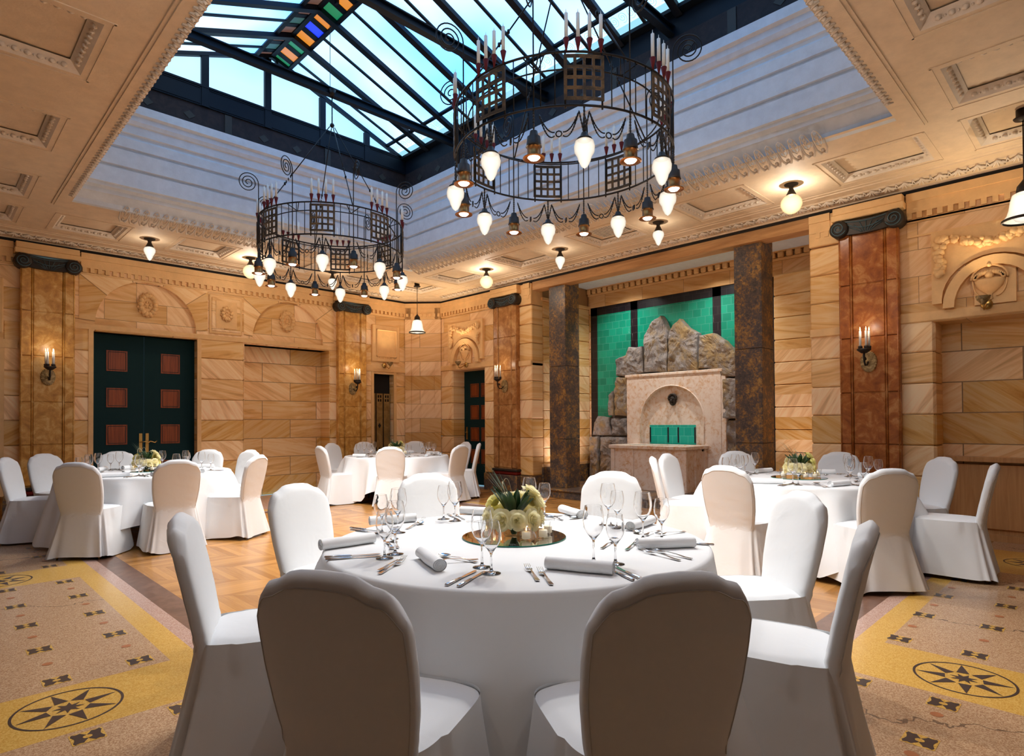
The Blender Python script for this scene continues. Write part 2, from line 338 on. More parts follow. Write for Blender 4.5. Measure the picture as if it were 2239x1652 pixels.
# joints of the arch stones
def joints(mb,fn,c,r,h,x0,x1,ztop,z0=2.79,m=5):
    for k in range(m+1):
        a=PI*(k+.12)/(m+.24); 
        p=Vector((c+r*cos(a),z0+h*sin(a))); d=Vector((cos(a),sin(a))); 
        t=9
        if d.y>.01: t=min(t,(ztop-p.y)/d.y)
        if d.x>.01: t=min(t,(x1-p.x)/d.x)
        if d.x<-.01: t=min(t,(x0-p.x)/d.x)
        q=p+d*t; n=Vector((-d.y,d.x))*.0055
        mb.prism([(p-n)[:],(p+n)[:],(q+n)[:],(q-n)[:]],fn,0,.0015,4)
def wedges(mb,fn,c,r,h,x0,x1,ztop,mi0,z0=2.79,m=5):
    ks=[PI*(k+.12)/(m+.24) for k in range(m+1)]
    def hit(a):
        p=Vector((c+r*cos(a),z0+h*sin(a))); d=Vector((cos(a),sin(a))); t=9
        if d.y>.01: t=min(t,(ztop-p.y)/d.y)
        if d.x>.001: t=min(t,(x1-p.x)/d.x)
        if d.x<-.001: t=min(t,(x0-p.x)/d.x)
        return p,p+d*t
    for k in range(m):
        n=24; A=[ks[k]+(ks[k+1]-ks[k])*i/n for i in range(n+1)]
        I=[hit(a)[0][:] for a in A]; O=[hit(a)[1][:] for a in A]
        mb.prism(I+O[::-1],fn,0,.006,mi0+k%4,back=False)
wedges(L,fL(0),2.595,.70,.735,1.70,3.47,3.54,5); wedges(L,fL(0),4.875,.665,.735,4.06,5.76,3.54,6)
joints(L,fL(-.005),2.595,.70,.735,1.64,3.44,3.53); joints(L,fL(-.005),4.875,.665,.735,4.06,5.76,3.52)
# square framed panel between the arches
for a,p,m in ((.27,.02,2),(.235,.035,3)): L.cbox(3.76-a,3.76+a,YW-p,YW,3.15-a*1.22,3.15+a*1.22,.012,m)
L.box(3.76-.17,3.76+.17,YW-.045,YW,3.15-.23,3.15+.23,2)
# architrave and dentils
def frieze(mb,ax,a,b,face,step=.095,mi=2):
    s=1
    def bb(u0,u1,w0,w1,z0,z1):
        if ax=='x': mb.box(u0,u1,face-w1,face+w0,z0,z1,mi)
        else: mb.box(face-w1,face+w0,u0,u1,z0,z1,mi)
    bb(a,b,.0,.03,3.615,ZT); bb(a,b,.0,.045,3.74,ZT); bb(a,b,.0,.012,3.52,3.545)
    u=a+.02
    while u<b-.05: bb(u,u+.05,0,.028,3.55,3.615); u+=step
frieze(L,'x',1.72,5.73,YW); frieze(L,'x',6.50,7.45,YW); frieze(L,'x',0,.95,YW)
wall_left=st(L.build('wall_left',[m_wallL,m_blkL,m_carve,m_upL,m_joint]+m_wedge+[m_dark]))
# carved ornaments
def wreath(mb,o,fn,rx=.12,rz=.165,n=12,s=.03):
    for k in range(n):
        a=2*PI*k/n; c=fn(o[0]+rx*.78*cos(a),o[1]+rz*.8*sin(a),.03); mb.ball(c,s*1.25,8)
        c=fn(o[0]+rx*.98*cos(a+.2),o[1]+rz*.98*sin(a+.2),.012); mb.ball(c,s*.9,6)
    b=len(mb.v); mb.prism([(o[0]+rx*.55*cos(2*PI*i/20),o[1]+rz*.6*sin(2*PI*i/20)) for i in range(20)],fn,0,.03,0)
    for k in range(6):
        a=2*PI*k/6; mb.ball(fn(o[0]+rx*.25*cos(a),o[1]+rz*.25*sin(a),.035),s*.6,6)
for c,d in (((2.60,3.18),.06),((4.86,3.18),.06)):
    m=MB(); wreath(m,c,fL(d),.13,.18,14,.034); m.build('wreath_relief',m_carve,wall_left)
m=MB(); wreath(m,(3.76,3.17),fL(-.045),.09,.12,10,.026); m.build('wreath_relief',m_carve,wall_left)
# --- corner canted panel
def cant(x0,y0,x1,y1,name):
    d=Vector((x1-x0,y1-y0)); Ln=d.length; d/=Ln; n=Vector((d.y,-d.x)); 
    if n.dot(Vector((CX-x0,CYR-y0)))<0: n=-n
    P=lambda u,v,w:(x0+d.x*u+n.x*w,y0+d.y*u+n.y*w,v)
    m=MB(); N=10
    def q(a,b,z0,z1,w,mi):
        m.prism([(a,z0),(b,z0),(b,z1),(a,z1)],P,-.05,w,mi)
    q(0,Ln,0,ZT,0,0); q(0,.13,.3,ZT,.03,0); q(Ln-.13,Ln,.3,ZT,.03,0); q(0,Ln,3.50,ZT,.03,2); q(0,Ln,0,.33,.05,3)
    q(.17,Ln-.17,2.0,2.01,.004,4); q(.13,Ln-.13,3.40,3.5,.018,0); q(0,Ln,3.74,ZT,.06,2)
    u=.03
    while u<Ln-.05: q(u,u+.05,3.55,3.615,.055,2); u+=.095
    return st(m.build(name,[m_upR,m_upR,m_carve,m_dark,m_joint]))
cant(7.42,YW,XW,10.20,'wall_far_corner'); cant(mx(7.42),YW,mx(XW)+.1,10.20,'wall_left_corner')
# --- right wall, runs along y
R=MB()
for a,b in ((9.84,10.22),(8.45,8.82),(7.54,7.86),(2.37,2.75),(my(8.82),my(8.45)),(Y0-.1,my(9.84))):
    courses(R,'y',a,b,.33,2.40 if a>8.4 or a<2 else 3.45,XW,.30,1)
for a,b in ((7.54,7.86),(2.37,2.75)): R.cbox(XW-.02,XW+.3,a,b,3.45,ZT,.01,2); R.cbox(XW-.03,XW+.3,a,b,2.33,2.43,.01,2)
for a,b in ((Y0-.1,my(9.84)),(my(8.82),2.75),(7.54,8.82),(9.84,10.22)): R.box(XW-.03,XW+.35,a,b,0,.325,5)
for a,b,c in ((9.84,10.22,2.4),(8.45,8.82,2.4),(7.54,7.86,3.5),(2.37,2.75,3.5),(my(8.82),my(8.45),2.4),(Y0-.1,my(9.84),2.4)): R.box(XW+.025,XW+.41,a+.012,b-.012,.3,c,4)
R.box(XW+.005,XW+.2,7.86,8.45,0,ZT,3); R.box(XW+.005,XW+.2,my(8.45),2.37,0,ZT,3)
R2=[(2.75,7.54)]
R.box(XW+.02,XW+.25,2.75,7.54,3.70,ZT+.02,6)                      # long beam above the fountain recess
for s in (0,1):
    Y=(lambda y:my(y)) if s else (lambda y:y)
    def by(m,a,b,x0,x1,z0,z1,mi,c=0):
        a,b=sorted((Y(a),Y(b))); (m.cbox(x0,x1,a,b,z0,z1,.012,mi) if c else m.box(x0,x1,a,b,z0,z1,mi))
    by(R,8.45,10.22,XW,XW+.3,2.40,ZT,3)
    by(R,8.47,10.2,XW-.02,XW+.34,2.385,2.50,2,1)
    # framed panel with an arch cut in it
    a,b=sorted((Y(8.82),Y(9.90))); c=(a+b)/2
    P=[(a,2.56),(c-.45,2.56)]+[(c-.45+.0+.45-.45*cos(PI*i/16) if 0 else c-.45*cos(PI*i/16),2.60+.42*sin(PI*i/16)) for i in range(17)]+[(c+.45,2.56),(b,2.56),(b,3.34),(a,3.34)]
    R.prism(P,fR(0),-.01,.055,2)
    P=[(c-.44*cos(PI*i/16),2.50+.50*sin(PI*i/16)) for i in range(17)]; Q=[(c-.34*cos(PI*i/16),2.50+.40*sin(PI*i/16)) for i in range(17)]
    R.prism(P+Q[::-1],fR(0),0,.08,2)
    R.prism([(c-.17,2.5),(c+.17,2.5),(c+.17,2.86),(c+.10,2.90),(c-.10,2.90),(c-.17,2.86)],fR(0),0,.035,2)
for a,b in ((8.82,9.84),(my(9.84),my(8.82))):   # reveals
    d=.33 if a>5 else .36
    R.box(XW+.01,XW+d,a-.02,a+.01,.0,2.4,1); courses(R,'y',b-.012,b+.02,.33,2.4,XW+.02,d,1)
    R.box(XW+.01,XW+d,a,b,2.375,2.39,3)
R.box(XW+.355,XW+.45,Y0-.1,my(8.82)+.1,0,2.45,0)      # back of the niche above the cabinet
frieze(R,'y',8.60,10.2,XW); frieze(R,'y',7.56,7.72,XW); frieze(R,'y',2.5,2.74,XW); frieze(R,'y',Y0,1.7,XW)
R.box(XW-.02,XW+.02,Y0,1.70,3.34,3.36,2); R.box(XW-.012,XW,Y0,1.7,3.36,3.54,3)
wall_right=st(R.build('wall_right',[m_wallR,m_blkR,m_carve,m_upR,m_joint,m_dark,m_beamw]))
def garland(cy,par):
    m=MB(); rnd=random.Random(3); f=fR(0)
    for i in range(150):
        t=rnd.random()
        if t<.6:
            u=(rnd.random()*2-1)*.42; z=3.17+.05*abs(u)/.42+ -.03*cos(u*7)+rnd.gauss(0,.018); wd=.05
        else:
            sgn=rnd.choice((-1,1)); h=rnd.random(); u=sgn*(.42+rnd.gauss(0,.018)*(1.2-h*.5)); z=3.20-.34*h
        s=.028+rnd.random()*.018; m.ball(f(cy+u,z,.065+rnd.random()*.03),s,7,0,.8,1,.9)
    for sgn in (-1,1): m.ball(f(cy+sgn*.42,3.24,.07),.055,8,0,.7,1,1)
    m.build('fruit_garland_relief',m_carve,par)
    m=MB()
    m.lathe([(.0,-.20),(.03,-.19),(.02,-.14),(.05,-.12),(.11,-.06),(.13,0),(.125,.02),(.0,.02)],14,(XW-.04,cy,2.74),0)
    for v in range(len(m.v)):
        p=m.v[v]; m.v[v]=(XW-.045+(p[0]-XW+.04)*.35,p[1],p[2])
    for i in range(16):
        a=PI*i/15; m.ball((XW-.065,cy+.115*cos(a),2.77+.055*sin(a)),.026,7)
    m.tube([(XW-.06,cy+.15*cos(PI*i/12),2.76+.14*sin(PI*i/12)) for i in range(13)],.012,6); m.ball((XW-.07,cy,2.79),.04,8); m.ball((XW-.07,cy,2.90),.025,8)
    for sg in (-1,1): m.tube([(XW-.05,cy+sg*(.14-.06*sin(PI*i/8)*0-.09*(i/8)**2),2.75-.17*sin(PI*.5*i/8)) for i in range(9)],.008,5)
    m.build('fruit_basket_relief',m_carve,par)
garland(9.36,wall_right); garland(my(9.36)+.04,wall_right)
# --- recess with fountain
XB=9.63
r=MB()
courses(r,'x',XW+.30,XB,.48,3.55,7.54,.10,1); r.box(XW+.2,XB+.1,7.56,7.7,.15,ZC,4); r.box(XW+.25,XB,7.50,7.6,.15,.48,5); r.box(XW+.25,XB,7.50,7.6,.48,.53,2)
r.box(XW+.25,XB,7.50,7.56,3.55,3.60,2)
rl=r.build('wall_recess_left',[m_wallL,m_blkL,m_carve,m_upL,m_joint,m_dark]); st(rl)
r=MB(); r.box(XB+.02,XB+.1,2.5,7.7,.15,ZC,0)
r.box(XB-.03,XB+.05,2.75,7.54,3.57,3.84,3); r.box(XB-.05,XB+.05,2.75,7.54,3.80,3.84,2)
courses(r,'y',2.75,3.83,.48,3.57,XB-.12,.16,1); r.box(XB-.14,XB,2.75,3.83,.15,.48,5); r.box(XB-.14,XB,2.75,3.83,.48,.53,2)
r.box(XB-.07,XB+.05,2.75,7.54,ZC-.02,ZC+.05,2)
y=2.78
while y<7.5: r.cbox(XB-.08,XB,y,y+.09,3.845,3.93,.012,2); y+=.13
# tile field and its black frame
r.box(XB,XB+.06,3.83,7.50,.15,3.57,6)
for a,b,c,d in ((7.34,7.5,.15,3.57),(3.83,3.99,.15,3.57),(3.83,7.5,3.41,3.57),(6.40,6.55,2.0,3.57),(4.75,4.90,2.0,3.57)): r.box(XB-.004,XB+.05,a,b,c,d,7)
st(r.build('wall_recess_back',[m_wallR,m_blkR,m_carve,m_upR,m_joint,m_dark,m_green_t,m_black_t]))
r=MB(); r.box(XW+.2,XB+.1,2.6,2.75,.15,ZC,0); st(r.build('wall_recess_right',[m_upL]))
r=MB(); r.box(XW+.25,XB+.1,2.6,7.7,ZC,ZC+.1,0); st(r.build('ceiling_recess',[m_well]))
r=MB(); r.cbox(7.86,XB+.05,2.75,7.54,0,.118,.004,0); r.cbox(7.82,XB+.05,2.75,7.54,.12,.152,.008,0); st(r.build('trim_1',[m_dark]))['label']='low dark stone step in front of the fountain recess'
# --- the two unseen walls behind the camera; made-up dark surface cuts orange bounce
m_dim=plain('low_bounce_brown',(.16,.13,.115),.8)
r=MB(); r.box(X0-.2,X0,Y0-.2,10.4,0,ZT+.1,0); st(r.build('wall_near_left',[m_dim]))
r=MB(); r.box(X0-.2,XW+.5,Y0-.2,Y0,0,ZT+.1,0); st(r.build('wall_near_right',[m_dim]))
# dark line between walls and ceiling
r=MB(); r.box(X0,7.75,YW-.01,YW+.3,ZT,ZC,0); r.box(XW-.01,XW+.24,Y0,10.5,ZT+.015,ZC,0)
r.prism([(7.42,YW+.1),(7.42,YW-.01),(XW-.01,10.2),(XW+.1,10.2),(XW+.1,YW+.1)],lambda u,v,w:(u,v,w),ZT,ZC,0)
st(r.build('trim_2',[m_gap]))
# ---------------------------------------------------------------- coffered ceiling
OX0,OX1,OY0,OY1=1.30,6.05,1.38,8.70
cof=[]
ys=[(4.72,5.54),(6.43,7.23),(8.13,8.92),(9.40,10.12),(3.03,3.88),(1.33,2.18)]
for y0,y1 in ys[:5]+[ys[5]]:
    cof.append((.10,.88,y0,y1)); 
    if y0<9: cof.append((6.65,7.37,y0,y1))
cof.append((6.65,7.37,9.40,10.12))
for x0 in (1.30,2.72,4.14,5.50): cof.append((x0,x0+.73,9.40,10.12)); cof.append((x0,x0+.73,.14,.95))
cof.append((6.62,7.35,.14,.95)); cof.append((.1,.88,.14,.95))
c=MB(); holes=cof+[(OX0,OX1,OY0,OY1)]
xs=sorted({X0-.1,8.3}|{v for h in holes for v in h[:2]}); yy=sorted({Y0-.1,YW+.1}|{v for h in holes for v in h[2:]})
for i in range(len(xs)-1):
    for j in range(len(yy)-1):
        mx_,my_=(xs[i]+xs[i+1])/2,(yy[j]+yy[j+1])/2
        if any(h[0]<mx_<h[1] and h[2]<my_<h[3] for h in holes): continue
        c.poly([(xs[i],yy[j],ZC),(xs[i],yy[j+1],ZC),(xs[i+1],yy[j+1],ZC),(xs[i+1],yy[j],ZC)])
c.box(X0-.2,OX0-.02,Y0-.2,YW+.2,ZC+.12,ZC+.2); c.box(OX1+.4,8.3,Y0-.2,YW+.2,ZC+.12,ZC+.2)
for h in cof:
    a,b,e,f=h; D=.075
    c.poly([(a,e,ZC+D),(b,e,ZC+D),(b,f,ZC+D),(a,f,ZC+D)])
    for p,q in (((a,e),(b,e)),((b,e),(b,f)),((b,f),(a,f)),((a,f),(a,e))):
        c.poly([(p[0],p[1],ZC),(q[0],q[1],ZC),(q[0],q[1],ZC+D),(p[0],p[1],ZC+D)])
    # fine outer fillet
    for k,(u0,u1,v0,v1) in enumerate(((a-.06,b+.06,e-.065,e-.045),(a-.06,b+.06,f+.045,f+.065),(a-.065,a-.045,e-.06,f+.06),(b+.045,b+.065,e-.06,f+.06))):
        c.box(u0,u1,v0,v1,ZC-.006,ZC+.01)
# cornice cove along the two far walls, raised lip beside the opening
def cove(mb,pts,mi=0):   # pts: profile (d from wall, z); swept along wall lines
    lines=[lambda d:[(X0,YW-d,0),(7.42+.0-d*.42,YW-d,0),(XW-d,10.2-d*.42+.0,0),(XW-d,Y0,0)]]
    P=[lines[0](d) for d,z in pts]
    for i in range(len(pts)-1):
        for k in range(3):
            q=[P[i][k],P[i][k+1],P[i+1][k+1],P[i+1][k]]; z=[pts[i][1]]*2+[pts[i+1][1]]*2
            mb.poly([(a[0],a[1],zz) for a,zz in zip(q,z)],mi)
cove(c,[(.0,ZT+.045),(.03,ZT+.045),(.035,ZT+.06),(.05,ZT+.06),(.20,ZT+.085),(.21,ZT+.10),(.34,ZT+.105),(.345,ZC-.006),(.40,ZC-.006),(.405,ZC)])
c.box(1.14,1.165,1.2,8.96,ZC-.012,ZC+.01); c.box(1.165,OX0,1.2,8.96,ZC-.022,ZC+.02); c.box(1.14,6.4,1.20,1.225,ZC-.012,ZC+.01); c.box(1.165,6.4,1.225,OY0,ZC-.022,ZC+.02)
c.box(OX0-.03,OX0,OY0,OY1,ZC-.02,5.2); c.box(OX0-.03,OX1,OY0-.03,OY0,ZC-.02,5.2)
ceiling=st(c.build('ceiling',[m_plaster],norm=False))
# ornaments of the ceiling
def leafstrip(name,p0,p1,inw,step,w,z,kind,tilt=0,par=None):
    m=MB(); p0=Vector(p0); p1=Vector(p1); d=p1-p0; Ln=d.length; d.normalize(); n=Vector(inw); k=max(1,int(Ln/step)); s=Ln/k
    for i in range(k):
        o=p0+d*(s*(i+.5))
        def P(u,v,h): 
            q=o+d*u+n*v; return (q.x,q.y,z(v)-h)
        if kind=='palm':
            for a in (-.9,-.45,0,.45,.9):
                m.tube([P(0,0,.004),P(sin(a)*w*.35,w*.35,.014),P(sin(a)*w*.62,cos(a)*w*.75,.012),P(sin(a)*w*.55+ (.12*w if a>0 else -.12*w if a<0 else 0),cos(a)*w*.92,.004)],[.006,.012,.010,.004],5)
            for sg in (-1,1): m.tube([P(s*.5*sg,0,.003),P(s*.42*sg,w*.35,.012),P(s*.22*sg,w*.2,.010)],.007,5)
        elif kind=='egg':
            m.ball(P(0,w*.5,.004),w*.38,8,0,.75 if abs(d.y)>.5 else .75,1,.5)
            m.tube([P(s*.36,0,.0),P(s*.30,w*.6,.012),P(0,w*.98,.008),P(-s*.30,w*.6,.012),P(-s*.36,0,.0)],.006,5,caps=False)
        elif kind=='acanth':
            def Q(u,v,h): return P(u,v,h)
            m.tube([P(0,w*.30,.035),P(s*.28,w*.42,.030),P(s*.34,w*.66,.022),P(s*.2,w*.9,.012),P(0,w*.97,.008),P(-s*.2,w*.9,.012),P(-s*.34,w*.66,.022),P(-s*.28,w*.42,.030)],.0055,5,closed=True)
            m.tube([P(0,w*.38,.030),P(0,w*.6,.030),P(0,w*.84,.018)],[.004,.007,.003],4)
            for t in (.5,.62,.74):
                for sg in (-1,1): m.tube([P(0,w*t,.028),P(sg*s*.10,w*(t+.06),.028),P(sg*s*.17,w*(t+.13),.018)],[.003,.008,.003],4)
            for sg in (-1,1): m.tube([P(0,w*.02,.028),P(sg*s*.22,w*.04,.050),P(sg*s*.42,w*.20,.040),P(sg*s*.47,w*.55,.020)],[.012,.014,.010,.004],6)
            m.ball(P(0,w*.12,.035),.020,6)
        elif kind=='scroll':
            for sg in (-1,1): m.tube([P(sg*s*.45,w*.1,.0),P(sg*s*.3,w*.62,.006),P(0,w*.8,.006),P(sg*s*.1,w*.35,.010)],[.008,.014,.012,.006],6)
            m.ball(P(0,w*.5,.01),w*.22,6)
    return m.build(name,m_orna,par or ceiling)
zc=lambda v:ZC-.0
leafstrip('palmette_cornice',(X0,YW-.215,0),(7.15,YW-.215,0),(0,1,0),.16,.15,lambda v:ZT+.085-v*.15,'palm')
leafstrip('palmette_cornice',(XW-.215,Y0,0),(XW-.215,9.95,0),(1,0,0),.16,.15,lambda v:ZT+.085-v*.15,'palm')
leafstrip('leaf_moulding',(OX0-.075,OY0,0),(OX0-.075,8.45,0),(1,0,0),.075,.085,lambda v:ZC-.022,'scroll')
leafstrip('leaf_moulding',(OX0,OY0-.075,0),(5.75,OY0-.075,0),(0,1,0),.075,.085,lambda v:ZC-.022,'scroll')
leafstrip('acanthus_band',(1.80,8.90,0),(5.75,8.90,0),(0,-1,0),.108,.30,lambda v:ZC-.03+v*.28,'acanth')
leafstrip('acanthus_band',(6.22,1.95,0),(6.22,8.60,0),(-1,0,0),.108,.30,lambda v:ZC-.03+v*.28,'acanth')
for a,b,e,f in cof:
    m=MB()
    def side(p0,p1,inw):
        p0=Vector(p0);p1=Vector(p1); d=(p1-p0); Ln=d.length; d.normalize(); n=Vector(inw); k=int(Ln/.07); s=Ln/k; w=.06
        bq=[p0,p1,p1+n*.075-d*.075,p0+n*.075+d*.075]
        m.poly([(q.x,q.y,zz) for q,zz in zip(bq,(ZC+.0,ZC+.0,ZC+.062,ZC+.062))])
        for i in range(1,k-1):
            o=p0+d*(s*(i+.5)); m.ball((o+n*.036)[:2]+(ZC+.028,),.024,6,0,1,1,.8)
            if i>1: q=p0+d*(s*i)+n*.036; m.ball((q.x,q.y,ZC+.026),.009,4,0,1,1,1)
    side((a,e,0),(b,e,0),(0,1,0)); side((b,e,0),(b,f,0),(-1,0,0)); side((b,f,0),(a,f,0),(0,-1,0)); side((a,f,0),(a,e,0),(1,0,0))
    m.build('egg_and_dart_frame',m_orna,ceiling,norm=False)
# ---------------------------------------------------------------- light well
w_=MB()
prof=[(.36,ZC-.004),(.30,ZC+.0),(.28,ZC+.05),(.18,ZC+.12),(.16,ZC+.125),(.155,ZC+.17),(.09,ZC+.19),(.09,ZC+.225),(.055,ZC+.23),(.05,ZC+.42),(.075,ZC+.425),(.075,ZC+.455),(.04,ZC+.46),(.035,ZC+.65),(.06,ZC+.655),(.06,ZC+.685),(.03,ZC+.69),(.03,ZC+.80),(.05,ZC+.83),(.045,ZC+.86),(.02,ZC+.87),(.02,ZC+.97),(-.0,ZC+.98),(-.02,ZC+1.02),(-.02,ZC+1.08),(-.06,ZC+1.10),(-.06,ZC+1.2)]
XA,YA=5.80,8.38
def ring4(d): return [(1.15,1.60-d),(XA+d,1.25),(XA+d,YA+d),(1.15,YA+d)]
for i in range(len(prof)-1):
    A,B=ring4(prof[i][0]),ring4(prof[i+1][0])
    for k in (1,2): w_.poly([(*A[k],prof[i][1]),(*A[(k+1)%4],prof[i][1]),(*B[(k+1)%4],prof[i+1][1]),(*B[k],prof[i+1][1])])
w_.poly([(OX1+.3,OY1+.3,ZC+.002),(OX1,OY1,ZC+.002),(OX1,OY0,ZC+.002),(OX1+.3,OY0,ZC+.002)])
st(w_.build('ceiling_light_well',[m_well],norm=False))
# ---------------------------------------------------------------- glazed roof
ZF0,ZF1=5.13,5.42; RX0,RX1,RY0,RY1=1.45,5.78,1.45,8.36; RXM=3.54; ZE,ZR=5.64,6.45; sl=(ZR-ZE)/(RX1-RXM)
sky=empty('window_1'); st(sky)
s=MB()
for x0,x1,y0,y1 in ((RX0,RX1,RY1,RY1+.08),(RX1,RX1+.08,RY0,RY1+.08),(RX0-.08,RX0,RY0,RY1+.08),(RX0,RX1,RY0-.08,RY0)):
    s.box(x0,x1,y0,y1,ZF0,ZF1,0)
s.build('frieze_beam',[m_frieze],sky)
s=MB()
def dia(fn,u,z): s.prism([(u-.07,z),(u,z-.055),(u+.07,z),(u,z+.055)],fn,0,.006)
def strap(fn,u): 
    s.prism([(u-.045,ZF0+.01),(u+.045,ZF0+.01),(u+.045,ZF1-.01),(u-.045,ZF1-.01)],fn,0,.012)
fy=lambda u,v,w:(u,RY1-w,v); fx=lambda u,v,w:(RX1-w,u,v)
k=0
for i in range(10):
    u=2.0+.72*i*.62*0+.477*i
    if u<5.7: (strap if i%3==2 else dia)(fy,u,*(() if i%3==2 else (5.26,)))
for i in range(15):
    u=1.75+.477*i
    if u<8.3: (strap if i%3==2 else dia)(fx,u,*(() if i%3==2 else (5.26,)))
s.build('frieze_stud',[m_diam],sky)
s=MB()
s.box(RX0,RX1,RY1-.02,RY1+.06,ZF1,5.67,0)
for x in (2.66,3.48,4.30,5.05): 
    zt=ZR-sl*abs(x-RXM)-.03; s.box(x-.045,x+.045,RY1-.03,RY1+.06,ZF1,zt,0)
for a,b in ((1.6,2.6),(2.72,3.42),(3.54,4.24),(4.36,4.99),(5.11,5.7)):
    for z in (5.44,5.645): s.box(a,b,RY1-.028,RY1-.02,z,z+.012,0)
s.box(1.5,RX1,RY1-.035,RY1,5.665,5.69,0)
# gable rakes, eaves
def bar(p,q,wd,h,up=(0,0,1)):
    p=Vector(p);q=Vector(q);d=(q-p).normalized();sd=d.cross(Vector(up)).normalized()*wd/2;u=sd.cross(d).normalized()*h
    if u.z<0: u=-u
    s.hexa([p-sd-u,p+sd-u,q+sd-u,q-sd-u,p-sd,p+sd,q+sd,q-sd],0)
for xe in (RX0,RX1):
    bar((RXM,RY1+.01,ZR+.03),(xe,RY1+.01,ZE+.03),.09,.05)
    s.box(min(xe,xe+(.04 if xe>3 else -.04)),max(xe,xe+(.04 if xe>3 else -.04)),RY0,RY1,ZF1,ZE+.03,0)
    sg=1 if xe>3 else -1
    bar((xe-sg*.05,RY0,ZE+.045),(xe-sg*.05,RY1,ZE+.045),.10,.04)
    for i in range(20):
        y=8.46-.37*i
        if i%2==0: bar((RXM,y,ZR+.02),(xe,y,ZE+.02),.085,.055)
        else: bar((RXM+(xe-RXM)*.11,y,ZR+.02+(ZE-ZR)*.11),(xe,y,ZE+.02),.035,.02)
    for t,wd in ((.835,.055),(.110,.05),(.006,.03)):
        bar((RXM+(xe-RXM)*t,RY0,ZR+.012+(ZE-ZR)*t),(RXM+(xe-RXM)*t,RY1,ZR+.022+(ZE-ZR)*t),wd,.025)
for i in range(5):
    y=RY0+(RY1-RY0)*i/4
    s.box(RXM-.08,RXM-.05,y-.03,y+.03,ZR-.08,ZR-.01,0); s.box(RXM+.05,RXM+.08,y-.03,y+.03,ZR-.08,ZR-.01,0)
for i in range(28):     # little bars between the coloured panes
    for sg in (-1,1):
        y=8.46-.2467*i; s.hexa([(RXM+sg*.02,y-.045,ZR+.012),(RXM+sg*.24,y-.045,ZR-.068),(RXM+sg*.24,y+.045,ZR-.068),(RXM+sg*.02,y+.045,ZR+.012),(RXM+sg*.02,y-.045,ZR+.02),(RXM+sg*.24,y-.045,ZR-.06),(RXM+sg*.24,y+.045,ZR-.06),(RXM+sg*.02,y+.045,ZR+.02)])
s.build('steel_frame',[m_steel],sky)
for y in (7.02,5.2,3.38): 
    s=MB(); s.box(RX0,RX1,y-.04,y+.04,5.53,5.545,0); s.box(RX0,RX1,y-.01,y+.01,5.46,5.54,0); s.box(RX0,RX1,y-.04,y+.04,5.445,5.46,0); s.build('tie_beam',[m_steel],sky)
g=MB()
N=19
for xe in (RX0,RX1):
    def PP(t,y,d=.03): return (RXM+(xe-RXM)*t,y,ZR+(ZE-ZR)*t+d)
    for i in range(N):
        yb,ya=8.46-.37*i-.01,8.46-.37*(i+1)+.01
        for t0,t1 in ((.12,.83),(.84,.93)): g.poly([PP(t0,ya),PP(t1,ya),PP(t1,yb),PP(t0,yb)],0)
    for i in range(28):
        yb,ya=8.46-.2467*i-.04,8.46-.2467*(i+1)+.04; q=(2,1,2,1,3,1)[i%6] if xe>3 else (4,5,4)[i%3]
        g.poly([PP(.01,ya),PP(.105,ya),PP(.105,yb),PP(.01,yb)],q)
for i in range(10): g.box(RXM-.018,RXM+.018,8.46-.74*(i+1)+.09,8.46-.74*i-.09,ZR+.02,ZR+.03,6)
g.poly([(RX0,RY1+.02,5.68),(RX1,RY1+.02,5.68),(RXM,RY1+.02,ZR)],7)
g.build('glass_panes',[m_pane,m_amber,m_green,m_blue,m_dull,m_dgreen,m_clear,m_gpane],sky,norm=False)
s=MB()     # etched spirals in the lowest row of panes
for i in range(N):
    yc=8.46-.37*(i+.5)
    for dy in (-.11,0,.11):
        pts=[]
        for k in range(22):
            a=k*.62; rr=.006+.0033*k; t=.885; dx=rr*cos(a)*.9; 
            x=RXM+(RX1-RXM)*t+dx; pts.append((x,yc+dy+rr*sin(a)*.7,ZR+.020-sl*(x-RXM)))
        s.tube(pts,.0025,3)
s.build('etched_spirals',[m_swirl],sky)
s=MB(); s.box(RX0-.1,RX1+.1,RY0-.1,RY0-.02,ZF1,ZR+.1,0); s.build('gable_end_plate',[m_steel],sky)
s=MB(); s.tube([(3.72,7.02,6.40),(3.72,7.02,5.5)],.004,4); s.build('winch_cable',[m_iron],sky)
# ---------------------------------------------------------------- floor
def terrazzo(name,a,b,c,crack=True):
    t=NT(name); v=t.obj(); n=t.n('TexVoronoi',{'Vector':v,'Scale':200},1); n=t.xyz(n)[0]; big=t.noise(v,1.3,4)
    k=t.ramp(n,[(.25,a),(.5,b),(.8,c)]); k=t.mix(t.M('MULTIPLY',big,.35),k,a)
    if crack:
        d=t.n('TexVoronoi',{'Vector':t.n('VectorMath',{0:v,1:t.n('VectorMath',{0:t.noise(v,3,4,.6,0,1),1:(.35,.35,.35)},operation='MULTIPLY')},operation='ADD'),'Scale':.5},0,feature='DISTANCE_TO_EDGE')
        k=t.mix(t.M('MULTIPLY',t.M('LESS_THAN',d,.0022),.75),k,(.10,.06,.04))
    t.set(col=k,rough=.24,spec=.45); t.bump(t.noise(v,4,3),.04,.004); return t.m
m_ter=terrazzo('terrazzo_tan',(.38,.21,.11),(.52,.32,.18),(.62,.42,.25)); m_pink=terrazzo('terrazzo_rose',(.40,.22,.16),(.52,.33,.26),(.60,.42,.34),False)
m_yel=terrazzo('terrazzo_yellow',(.56,.30,.055),(.66,.385,.085),(.72,.45,.12),False); m_ink=plain('dark_inlay',(.045,.03,.028),.3); m_ovl=plain('red_inlay',(.42,.15,.06),.3)
